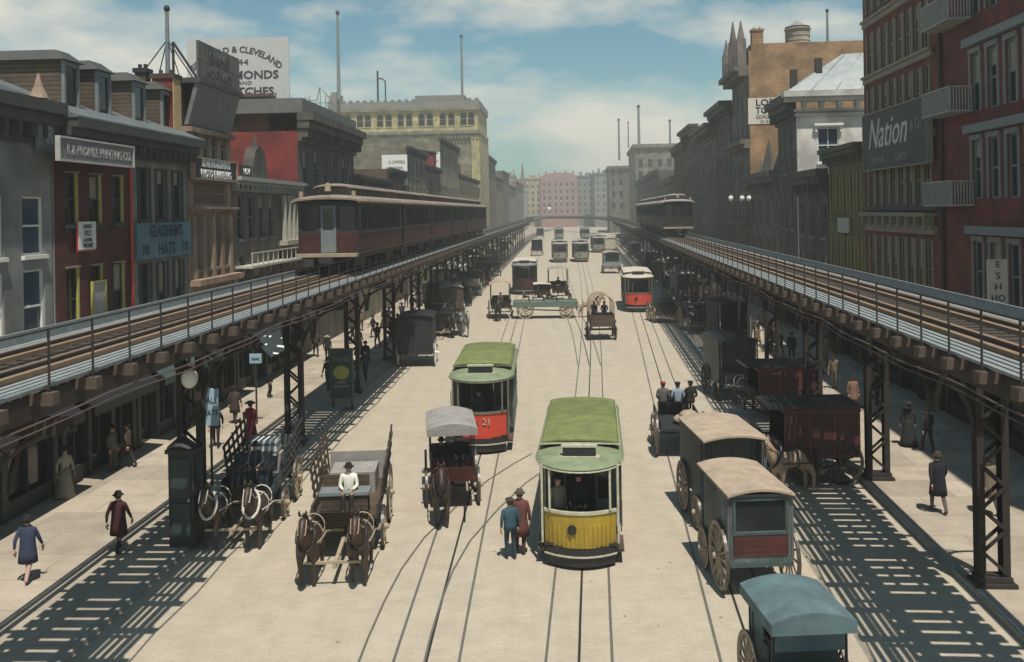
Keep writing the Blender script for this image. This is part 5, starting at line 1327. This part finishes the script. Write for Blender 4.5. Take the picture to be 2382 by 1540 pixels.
# ---- middle distance
darkv = mat('dark_van', (.016, .017, .019), .75, .5, 3, .1, brick=(.5, 3.0, .014, (.4, .4, .4)))
q = G(968, 852); van('dark covered van seen from behind under the left railway', off(q, 0, 0, 2.6), R(180), darkv, M['black'], None, 2.2, 3.0, 3.3, M['iron'], False, .55, .85, .4, wheelm=M['white'])
q = G(1060, 792); stake_wagon('dark wagon behind the grey horse near the left kerb', off(q, 0, -.9, 2.4), R(-6), darkv, M['black'], False, 1.8, 3.4)
horse('blue grey horse standing at the left edge of the roadway', G(1078, 782), R(20), 'horse_grey', 1)
horse('dark horse beside the blue grey horse at the left edge of the roadway', G(1048, 784), R(14), 'horse_dark', 0)
q = G(1166, 742); canopy_wagon('carriage under a pale parasol top left of the green flat wagon', q, R(3), M['tancanvas'], M['wood'], Wd=1.7, top=3.1, fringe=False, bow=.35, sc_=1.08)
horse('bay horse drawing the parasol topped carriage', off(q, R(3), -.35, -1.2), R(3), 'horse_bay', 1)
person('sitreins', 'driver of the parasol topped carriage in a pale shirt', off(q, R(3), 0, .75, 1.0), R(3), (190, 180, 160), (50, 45, 40), 'cap')
q = G(1342, 738); rz = R(88)
flat_wagon('green sided flat wagon crossing the street with riders', q, rz, mat('dull_green', (.10, .15, .125), .65, .3), L=5.2, sc_=1.1)
horse('pale horse drawing the green flat wagon across the street', off(q, rz, 0, -1.1), rz, 'horse_tan', 1)
for k, (yy, kd, c, lab) in enumerate(((.9, 'sitreins', (60, 55, 50), 'driver in brown at the front of the green flat wagon'), (2.1, 'sit', (195, 185, 170), 'rider in a pale shirt on the green flat wagon'), (3.2, 'sit', (35, 35, 38), 'rider in black in the middle of the green flat wagon'), (4.4, 'sit', (120, 100, 85), 'rider in tan at the tail of the green flat wagon'))):
    person(kd, lab, off(q, rz, -.35, yy * 1.1, 1.42 + (0.2 if k == 0 else 0)), rz, c, (45, 42, 40), ('bowler', 'cap', 'bowler', 'boater')[k], sc_=1.08)
q = G(1402, 792); hooped_wagon('brown hooped wagon driving away along the middle of the street', off(q, 0, 0, 3.0), R(180), Wd=1.7, sc_=1.05)
person('sitreins', 'left one of two riders in the hooped wagon, seen from behind', off(q, 0, -.4, 2.5, 1.35), R(180), (22, 22, 22), (22, 22, 22))
person('sit', 'right one of two riders in the hooped wagon, seen from behind', off(q, 0, .4, 2.5, 1.35), R(180), (28, 26, 25), (22, 22, 22))
q = G(1300, 702); canopy_wagon('tall canopied wagon just beyond the green flat wagon', q, 0, M['canvas'], M['wood'], Wd=1.9, top=3.3, fringe=False, sc_=1.12)
person('sitreins', 'driver in dark clothes under the tall canopy beyond the flat wagon', off(q, 0, 0, .8, 1.1), 0, (35, 33, 32), (30, 30, 30), sc_=1.1)
q = G(1262, 705); canopy_wagon('low wagon with a pale flat top beside the tall canopied wagon', q, 0, M['creamroof'], M['wood'], Wd=1.7, top=2.2, fringe=False, bow=.08)
q = G(1424, 636); van('whitish covered wagon driving away on the right of the street', off(q, 0, 0, 3), R(180), M['plank'], M['tancanvas'], None, 2.1, 3, 2.9, None, True, sc_=1.15, shaft=False)
q = G(1250, 595); van('dark round topped carriage far off left of the pair of trams', q, 0, darkv, M['canvas'], None, 1.9, 3, 3.0, None, False, sc_=1.2, bow=.4)
q = G(1257, 555); van('farthest dark carriage left of the small tram', q, 0, darkv, M['canvas'], None, 1.9, 3, 3.0, None, False, sc_=1.25, bow=.4, shaft=False)
q = G(1420, 590); van('small cream topped cart right of the far trams', off(q, 0, 0, 3), R(180), M['cream'], M['creamroof'], None, 1.9, 3, 3.0, None, False, sc_=1.2, shaft=False)
# ---- right hand vans
q = G(1757, 1388)
van('tan topped van with a framed rear window and dark red panel', off(q, 0, 0, 2.6), R(180 + 3), M['vanside'], M['tancanvas'], M['maroon'], 1.62, 2.7, 2.72, M['teal'], True, .55, .88, .3, shaft=False)
q = G(1712, 1240)
van('taller tan topped van with blue grey sides behind the van with the framed window', q, R(3), M['vanside'], M['tancanvas'], None, 1.9, 3.0, 2.95, M['vanside'], False, .5, .8, .25)
horse('black and white horse drawing the taller tan topped van', off(q, R(3), -.6, -1.35), R(3), 'horse_dark', 0, strap='collar', collar='collar')
q = G(1905, 1600); rz = R(180)
bl = canopy_wagon('carriage with a blue grey hood cut off by the bottom edge', Vector((5.42, 17.55, 0)), R(3), M['bluecanvas'], M['teal'], Wd=1.46, L=1.6, top=2.34, bow=.22)
b = MB()
for s in (-1, 1): b.box(s * .68 - .02, s * .68 + .02, .7, 1.55, 1.4, 2.12)
b.box(-.659, .659, 1.5, 1.54, 1.4, 2.12); b.box(-.659, .659, .1, .13, 1.5, 2.1); b.build('hood_side', M['bluecanvas'], bl)
q = G(1602, 1068)
stake_wagon('dark wagon with three riders seen from behind on the right', off(q, 0, 0, 3.4), R(180 - 4), darkv, M['black'], False, 1.65, 3.4, .6, .85)
for x, y, c, hc, lab in ((-.55, 2.6, (92, 88, 84), (150, 40, 34), 'rider in grey with a red cap on the dark wagon'), (.05, 2.5, (135, 150, 160), (30, 30, 32), 'rider in a pale blue shirt on the dark wagon'), (.62, 2.7, (26, 26, 28), (20, 20, 22), 'rider all in black on the dark wagon')):
    person('sit', lab, off(q, 0, x, y, 1.22), R(180 + 10 * x), c, (60, 56, 50), 'cap', hc)
sk = thing('sack_load', 'pale sacks piled behind the riders of the dark wagon', 'sacks', off(q, 0, .25, 1.2, 1.152), R(170))
for x, y, z in ((-.3, 0, .16), (.25, .1, .16), (0, .3, .38)): b = MB(); b.ell((x, y, z), .38, .5, .19, 12, 8); b.build('sack', M['lwood'], sk, smooth=True)
def box_van(label, u0, u1, v0, v1, d, dep, bm_, rz=0.0, shaftside=0):
    s = F / d; x0, x1 = (u0 - U0) / s, (u1 - U0) / s; hz = V0 - 17
    z0, z1 = H - (v1 - hz) / s, H - (v0 - hz) / s
    t = base('box_van', label, 'van', (x0, d + dep / 2, 0), math.pi / 2 * -1, dep - .2, .75, (x1 - x0) - .7, .55, .8, M['iron'], max(z0, .95), group=GW)
    t.rotation_euler = (0, 0, math.pi / 2); t.location = (x1, d + dep / 2, 0)
    t.rotation_euler = (0, 0, -math.pi / 2); t.location = (x0, d + dep / 2, 0)
    L = x1 - x0; hw = dep / 2
    b = MB(); b.box(-hw, hw, 0, L, max(z0, .95), z1 - .06); b.build('body', bm_, t)
    b = MB()
    for zz in (max(z0, .95) + .02, z1 - .2): b.box(-hw - .03, hw + .03, -.03, L + .03, zz, zz + .1)
    for k in range(4): b.box(-hw - .02, hw + .02, k * (L - .08) / 3, k * (L - .08) / 3 + .08, max(z0, .95) + .121, z1 - .201)
    b.build('framing', mat('dark_red_trim', (.11, .022, .018), .6, .4), t)
    b = MB(); b.box(-hw - .1, hw + .1, -.5, L + .1, z1 - .058, z1 + .04); b.build('roof', M['black'], t)
    b = MB(); b.box(-hw + .1, hw - .1, -.75, -.1, 1.0, 1.08); b.box(-hw + .15, hw - .15, -.32, -.04, 1.08, 1.5); b.build('driving_seat', M['wood'], t)
    return t
box_van('dark maroon box van beside the second column, wheels showing below', 1815, 1992, 942, 1072, 33.2, 1.9, M['maroon'])
box_van('dark maroon box van behind, half under the right railway', 1757, 1902, 846, 932, 43, 2.0, M['maroon'])
horse('tan horse with black straps standing below the maroon box van', G(1845, 1150), R(-62), 'horse_tan', 0, collar='leather')
horse('dark horse beside the tan horse at the maroon box van', G(1800, 1105), R(-70), 'horse_dark', 0)
q = G(1722, 935); van('tall dark van under the right railway with a grey front', q, R(4), M['vanside'], M['black'], None, 1.9, 3.2, 3.2, M['vanside'], False, wheelm=M['iron'])
horse('dark horse before the tall dark van under the right railway', off(q, 0, -.2, -1.6), R(8), 'horse_dark', 1, strap='collar')
q = G(1712, 830); van('dark high van further along under the right railway', q, R(4), darkv, M['black'], None, 2.1, 3.2, 3.6, M['plank'], False, wheelm=M['iron'])
q = G(1552, 752); stake_wagon('dark cart with pale wheels just right of the cream roofed tram', q, R(6), darkv, M['black'], False, 1.8, 3.2, .75, .85)
q = G(1640, 775); stake_wagon('long dark wagon at the right edge of the roadway', q, R(5), darkv, M['wood'], True, 1.9, 4.0)
horse('dark horse drawing the long dark wagon on the right', off(q, R(5), 0, -1.5), R(5), 'horse_dark', 0)
person('sitreins', 'driver in black on the long dark wagon on the right', off(q, R(5), 0, .3, 1.23), R(5), (30, 30, 34), (26, 26, 26))
rnd = random.Random(5)
def jam(u0, v0, u1, v1, n, side):
    for i in range(n):
        f = i / (n - 1); u, v = u0 + (u1 - u0) * f ** .8, v0 + (v1 - v0) * f ** .8; q = G(u, v); kd = i % 3
        pos = ('nearest', 'second', 'third', 'fourth', 'fifth', 'sixth', 'seventh', 'farthest')[i if i < n - 1 else 7]
        w_ = '%s of the waiting vehicles in the jam under the %s railway' % (pos, side); z = R(rnd.uniform(-8, 8)) + (math.pi if side == 'left' else 0)
        if kd == 0: van('dark van, ' + w_, q, z, rnd.choice((darkv, M['teal'], M['wood'])), rnd.choice((M['canvas'], M['plank'])), None, 2.0, 3, 3.1, None, False)
        elif kd == 1: stake_wagon('stake wagon, ' + w_, q, z, M['wood'], M['plank'], True, 1.8, 3.4, .6, .8); horse('horse before the stake wagon, ' + pos + ' in the jam under the ' + side + ' railway', off(q, z, 0, -1.5), z, 'horse_dark', 1, strap='collar')
        else: canopy_wagon('canopied cart, ' + w_, q, z, rnd.choice((M['canvas'], M['tancanvas'], M['white'])), darkv, Wd=1.7)
jam(1020, 725, 1185, 560, 8, 'left')
jam(1600, 705, 1440, 560, 8, 'right')
def rank(u0, v0, u1, v1, n, side, what):                   # a second rank of teams standing closer to the houses
    for i in range(n):
        f = (i / (n - 1)) ** .8; q = G(u0 + (u1 - u0) * f, v0 + (v1 - v0) * f); z = R(rnd.uniform(-12, 12)) + (math.pi if i % 2 else 0)
        w_ = '%s of the carts standing %s' % (('nearest', 'second', 'third', 'fourth', 'fifth', 'sixth', 'seventh', 'eighth', 'ninth', 'farthest')[i if i < n - 1 else 9], what)
        if i % 3 == 1: van('dark covered cart, ' + w_, q, z, rnd.choice((darkv, M['wood'], M['teal'])), rnd.choice((M['canvas'], M['black'], M['plank'])), None, 1.9, 2.8, 3.0, None, False, shaft=False)
        elif i % 3 == 2: canopy_wagon('hooded cart, ' + w_, q, z, rnd.choice((M['canvas'], M['black'])), darkv, Wd=1.6, shaft=False)
        else: stake_wagon('open cart, ' + w_, q, z, darkv, M['black'], True, 1.7, 3.2)
        horse('horse by ' + w_.replace(' standing', ''), off(q, z, rnd.uniform(-.4, .4), -1.7), z, rnd.choice(('horse_dark', 'horse_dark', 'horse_bay', 'horse_grey')), i % 2)
rank(995, 705, 1165, 562, 9, 'left', 'along the left kerb')
rank(1668, 760, 1490, 572, 9, 'right', 'along the right kerb')
rank(1105, 668, 1195, 560, 7, 'left', 'at the left edge of the roadway')
rank(1010, 770, 1150, 640, 6, 'left', 'beside the parasol topped carriage')
rank(1560, 690, 1452, 565, 7, 'right', 'at the right edge of the roadway')
# ------------------------------------------------------------------ people on foot
K, N_ = (24, 24, 27), (34, 38, 48)
person('walk', 'man in a dark red and black overcoat walking away on the left pavement', G(277, 1284, .12), R(175), (58, 22, 26), (24, 22, 24), 'bowler', (24, 24, 26), 'coat')
person('walk', 'man in a dark suit with a white shirt front coming along the left pavement', G(503, 1040, .12), R(12), (34, 32, 34), (32, 31, 33))
person('woman', 'woman in a long dark red dress on the left pavement', G(584, 1030, .12), R(160), (112, 24, 36), (92, 20, 30), 'bonnet', (30, 22, 24))
person('stand', 'man in grey standing in the shade of the left shop fronts', G(262, 1096, .12), R(80), (92, 88, 80), (70, 66, 60))
person('walk', 'man in brown beside the man in grey by the left shop fronts', G(296, 1088, .12), R(-100), (64, 58, 50), (44, 40, 36), 'cap')
person('woman', 'woman in a pale dress at the left shop fronts near the edge', G(152, 1158, .12), R(60), (150, 146, 132), (126, 122, 110), 'bonnet', (40, 38, 36))
person('walk', 'person in dark blue cut off by the left edge of the old print', G(66, 1352, .12), R(180), (46, 56, 78), (180, 150, 140), 'bowler', K, 'coat')
person('back', 'man in brown walking away past the shop with pale columns', G(547, 985, .12), R(170), (60, 50, 42), (56, 48, 42), 'bowler', K, 'coat')
person('stand', 'man in black looking into a shop beyond the woman in red', G(628, 925, .12), R(100), K, K)
person('walk', 'man in black stepping off the kerb behind the green sign board', G(851, 858, .02), R(185), K, K, 'bowler', K, 'coat')
for k, (u, v, c, lab) in enumerate(((735, 830, (60, 52, 46), 'man in brown on the left pavement beyond the white banner'), (762, 842, (30, 30, 32), 'man in black on the left pavement beyond the white banner'), (820, 800, (44, 44, 48), 'man in grey at the post behind the sign board'),
                                    (868, 785, K, 'man in black close to the third column on the left'), (840, 770, (110, 90, 70), 'man in tan among the crowd by the third column'), (905, 762, (32, 34, 40), 'man in blue black among the crowd by the fourth column'), (930, 735, (190, 180, 165), 'woman in white among the crowd by the fourth column'),
                                    (800, 745, (54, 50, 46), 'man in drab by the far shop fronts on the left'), (945, 715, K, 'man in black far along the left pavement'), (985, 690, (84, 74, 64), 'man in brown far along the left pavement'))):
    person('woman' if 'woman' in lab else ('walk', 'stand', 'back')[k % 3], lab, G(u, v, .12), R((20, 170, 95, -60)[k % 4]), c, c if 'woman' in lab else (36, 34, 34), 'bonnet' if 'woman' in lab else ('bowler', 'boater', 'cap')[k % 3], (190, 180, 150) if k % 3 == 1 else K)
person('stand', 'short man in a teal jacket standing in the road beside the yellow tram', G(1188, 1300), R(-160), (46, 74, 86), (34, 50, 60), 'cap', (70, 54, 44), sc_=.98)
person('stand', 'man with a red edged brown coat standing by the man in teal', G(1211, 1288), R(170), (96, 54, 50), (70, 40, 40), 'bowler', (84, 70, 58), 'coat', sc_=1.05)
m1 = person('stand', 'motorman in grey on the front platform of the yellow tram', off(A1, dirz(A1, A2), -.62, .75, .66), R(35), (112, 108, 96), (60, 58, 54), None, sc_=.97)
m2 = person('stand', 'passenger in black beside the motorman on the yellow tram', off(A1, dirz(A1, A2), -.05, 1.25, .66), R(-30), (26, 26, 28), (24, 24, 26), 'bowler', sc_=.95)
person('stand', 'motorman in dark uniform on the front platform of the red tram', off(B1, dirz(B1, B2), -.1, .9, .71), R(0), (44, 46, 50), (36, 36, 40), 'cap')
person('stand', 'motorman on the cream roofed tram on the right hand track', off(D1, dirz(D1, D2), 0, .8, .8), R(0), (34, 36, 44), (30, 30, 34), 'cap')
for u, v, z, kd, c, tr, hc, ou, s, lab in (
        (2113, 1037, 175, 'woman', (34, 34, 36), (30, 30, 33), K, None, 1.0, 'woman in black walking away on the right pavement'),
        (2158, 1052, 180, 'walk', (28, 28, 31), (30, 30, 33), K, 'jacket', 1.0, 'man in black beside the woman on the right pavement'),
        (2183, 1192, 178, 'walk', (24, 26, 34), (92, 84, 76), (60, 52, 46), 'coat', 1.08, 'man in a wide dark blue overcoat and brown hat on the right pavement'),
        (2302, 1196, 182, 'walk', (112, 100, 86), (70, 62, 54), (44, 40, 36), 'coat', 1.03, 'man in a tan overcoat behind the nearest right column'),
        (1985, 960, 10, 'stand', (120, 92, 78), (70, 60, 54), K, 'coat', 1.0, 'person in reddish brown by the second right column'),
        (2040, 945, 100, 'stand', (40, 42, 44), (36, 36, 38), K, 'jacket', 1.0, 'man in dark grey at the shops right of the second column'),
        (1842, 842, 170, 'walk', K, K, K, 'jacket', 1.05, 'man in black between the columns on the right pavement'),
        (1815, 832, 15, 'walk', (50, 42, 38), (40, 36, 34), (170, 160, 130), 'jacket', 1.0, 'man in brown with a straw hat between the right columns'),
        (1905, 870, 20, 'woman', (120, 110, 96), (100, 92, 80), K, None, 1.0, 'woman in drab on the right pavement beyond the maroon vans'),
        (1752, 790, 5, 'stand', (60, 54, 50), (40, 38, 36), K, 'jacket', 1.0, 'man in brown by the carts on the right pavement'),
        (1770, 770, 185, 'back', K, K, K, 'coat', 1.0, 'man in a black overcoat far along the right pavement')):
    person(kd, lab, G(u, v, .12), R(z), c, tr, 'bonnet' if kd == 'woman' else ('boater' if hc[0] > 150 else 'bowler'), hc, ou, sc_=s)
# far crowd on the pavements under the railways
for side in ('left', 'right'):
    for k in range(44):
        y = 52 + k * 3.6 + rnd.uniform(-2, 2); x = rnd.uniform(-17.2, -10.6) if side == 'left' else rnd.uniform(8.8, 16); px, py = loc2w(x, y, AL if side == 'left' else AR)
        c = rnd.choice((K, (60, 50, 44), (180, 172, 158), (44, 48, 58), (110, 96, 80)))
        cn = {24: 'black', 60: 'brown', 180: 'white', 44: 'grey blue', 110: 'tan'}[c[0]]
        o = person(rnd.choice(('walk', 'stand', 'back', 'woman')), 'distant passer-by in %s in the crowd on the %s pavement' % (cn, side), (px, py, .12), rnd.uniform(0, 6.3), c, c, 'bowler', K, None, 'distant crowd on the %s pavement' % side, 1.05)
# ------------------------------------------------------------------ street furniture
q = G(796, 952, .02)
t = thing('sign_board', 'green framed upright sign board with a yellow disc by the left kerb', 'sign board', q, 0)
b = MB(); b.box(-.52, .52, -.05, .05, .62, 3.0); b.build('board', mat('bottle_green', (.03, .055, .05), .6, .4, 3), t)
b = MB()
for x0, x1, z0, z1 in ((-.58, -.521, .56, 3.06), (.521, .58, .56, 3.06), (-.52, .52, 3.001, 3.06), (-.52, .52, .56, .619)): b.box(x0, x1, -.08, .08, z0, z1)
for x in (-.5, .42): b.bar((x + .04, 0, .0), (x + .04, 0, .56), .08); b.bar((x + .04, .5, .0), (x + .04, .06, .7), .05)
b.box(-.6, .6, -.2, .2, 0, .06); b.build('frame', M['teal'], t)
b = MB(); b.prism([(.4 * math.cos(2 * math.pi * k / 24), .34 * math.sin(2 * math.pi * k / 24)) for k in range(24)], lambda p, q2, y: (p, y, 1.85 + q2), -.065, -.051); b.build('disc', mat('lemon_paint', (.34, .34, .07), .6, .3), t)
text('Saturday', .36, 'lettering', M['bluegrey'], t, (0, -.06, 2.55), (math.pi / 2, 0, 0), .008, 0, .72); text('AND', .17, 'lettering', M['cream'], t, (0, -.06, 1.36), (math.pi / 2, 0, 0), .008, 0, 1.2); text('MONDAY', .17, 'lettering', M['cream'], t, (0, -.06, 1.15), (math.pi / 2, 0, 0), .008, 0, 1.1)
t = thing('banner', 'white square banner hanging askew beside the left railway column', 'banner', G(626, 830, 3.55) if False else (0, 0, 0), 0)
d0 = 38.5; pt = lambda u, v: H_(u, v, d0)
def H_(u, v, d): r_ = ray(u, v); return Vector((r_.x * d, d, H + r_.z * d))
cs = [H_(591, 791, 38.6), H_(651, 764, 39.4), H_(662, 814, 38.3), H_(630, 831, 37.7)]; o0 = cs[1].copy(); t.location = o0
b = MB(); n = Vector((.02, -.05, 0)); b.hexa([p - o0 for p in cs] + [p - o0 + n for p in cs]); b.build('cloth', M['white'], t)
b = MB(); b.tube([cs[0] - o0, cs[1] - o0, cs[1] - o0 + Vector((1.0, .9, .5))], .04, 6); b.build('bracket', M['iron'], t)
def lamp(label, p, r_, up):
    t = thing('arc_lamp', label, 'street lamp', p, 0, 'white globe lamps'); b = MB(); b.ell((0, 0, 0), r_, r_, r_ * 1.25, 14, 10); b.build('globe', M['white'], t, smooth=True)
    b = MB(); b.tube([(0, 0, r_ * 1.2), (0, 0, r_ * 1.6), (0, 0, r_ * 1.9), (0, 0, up)], [r_ * .8, r_ * .5, .04, .03], 8); b.build('stem', M['iron'], t)
lamp('large white globe lamp hanging at the nearest left column', H_(441, 880, 28.0), .24, 1.1)
lamp('white globe lamp hanging far down the middle of the street', H_(1277, 486, 260), .55, 2.5)
for u, lab in ((1700, 'left one of three white globe lamps before the dark right houses'), (1726, 'middle one of three white globe lamps before the dark right houses'), (1742, 'right one of three white globe lamps before the dark right houses')): lamp(lab, H_(u, 461, 76), .2, 2.4)
q = G(437, 1262, .12)
t = thing('kiosk', 'tall dark wooden kiosk standing at the foot of the nearest left column', 'kiosk', q, -AL)
b = MB(); b.box(-.38, .38, -.42, .3, 0, 2.75); b.build('kiosk_body', dshop, t); b = MB(); b.box(-.45, .45, -.49, .36, 2.752, 2.87); b.tube([(-.1, -.05, 2.87), (-.1, -.05, 3.15)], [.45, .12], 10); b.build('roof', M['black'], t)
b = MB(); b.box(-.28, .28, -.45, -.422, .3, 1.3); b.box(-.28, .28, -.45, -.422, 1.45, 2.6); b.box(.382, .40, -.32, .2, .3, 2.6); b.build('door', gshop, t); b = MB(); b.box(.2, .25, -.46, -.422, 1.34, 1.42); b.build('handle', M['collar'], t)
def street_sign(label, u0, u1, v0, v1, d, bm_, ls):
    a_, c_ = H_(u0, v0, d), H_(u1, v1, d); t = sign(label, 'sign', ((a_.x + c_.x) / 2, d, (a_.z + c_.z) / 2), -AL * .5, c_.x - a_.x, a_.z - c_.z, bm_, ls, MATS['navy_paint'], 'shop signs at street level')
    b = MB(); b.bar((0, .06, -(a_.z - c_.z) / 2), (0, .06, .0 - (a_.z + c_.z) / 2 + .12), .07); b.build('post', M['iron'], t)
bp = mat('blue_poster', (.30, .45, .52), .7, .3, 4)
street_sign('pale blue lettered poster stand on the left pavement behind the kiosk', 470, 508, 905, 990, 34, bp, [('SALE', .3, 0, .25, .8), ('HATS', .28, 0, -.2, .8)])
street_sign('small bright blue sign further along the left shop fronts', 580, 608, 824, 845, 44, bp, [('CIGARS', .14, 0, 0, .8)])
y, z = onx(162, 976, -17.55, AL); sign('small cream sign board over the left shop window', 'sign', LW(-17.55, y, z), LZ, .9, .42, M['white'], [('TO LET', .2, 0, 0, .9)], M['black'], 'shop signs at street level', th=.04)
# ------------------------------------------------------------------ the air over the street
b = MB(); b.box(-700, 700, -40, 900, -1.0, 60.0)
hz = struct(b.build('haze'), 'stuff')
hm = bpy.data.materials.new('haze_air'); hm.use_nodes = True; ht_ = hm.node_tree
for n in list(ht_.nodes): ht_.nodes.remove(n)
oo, pv = ht_.nodes.new('ShaderNodeOutputMaterial'), ht_.nodes.new('ShaderNodeVolumePrincipled')
pv.inputs['Color'].default_value = (.93, .95, .92, 1); pv.inputs['Density'].default_value = .00095; pv.inputs['Anisotropy'].default_value = .1
ht_.links.new(pv.outputs[0], oo.inputs['Volume']); hz.data.materials.append(hm)
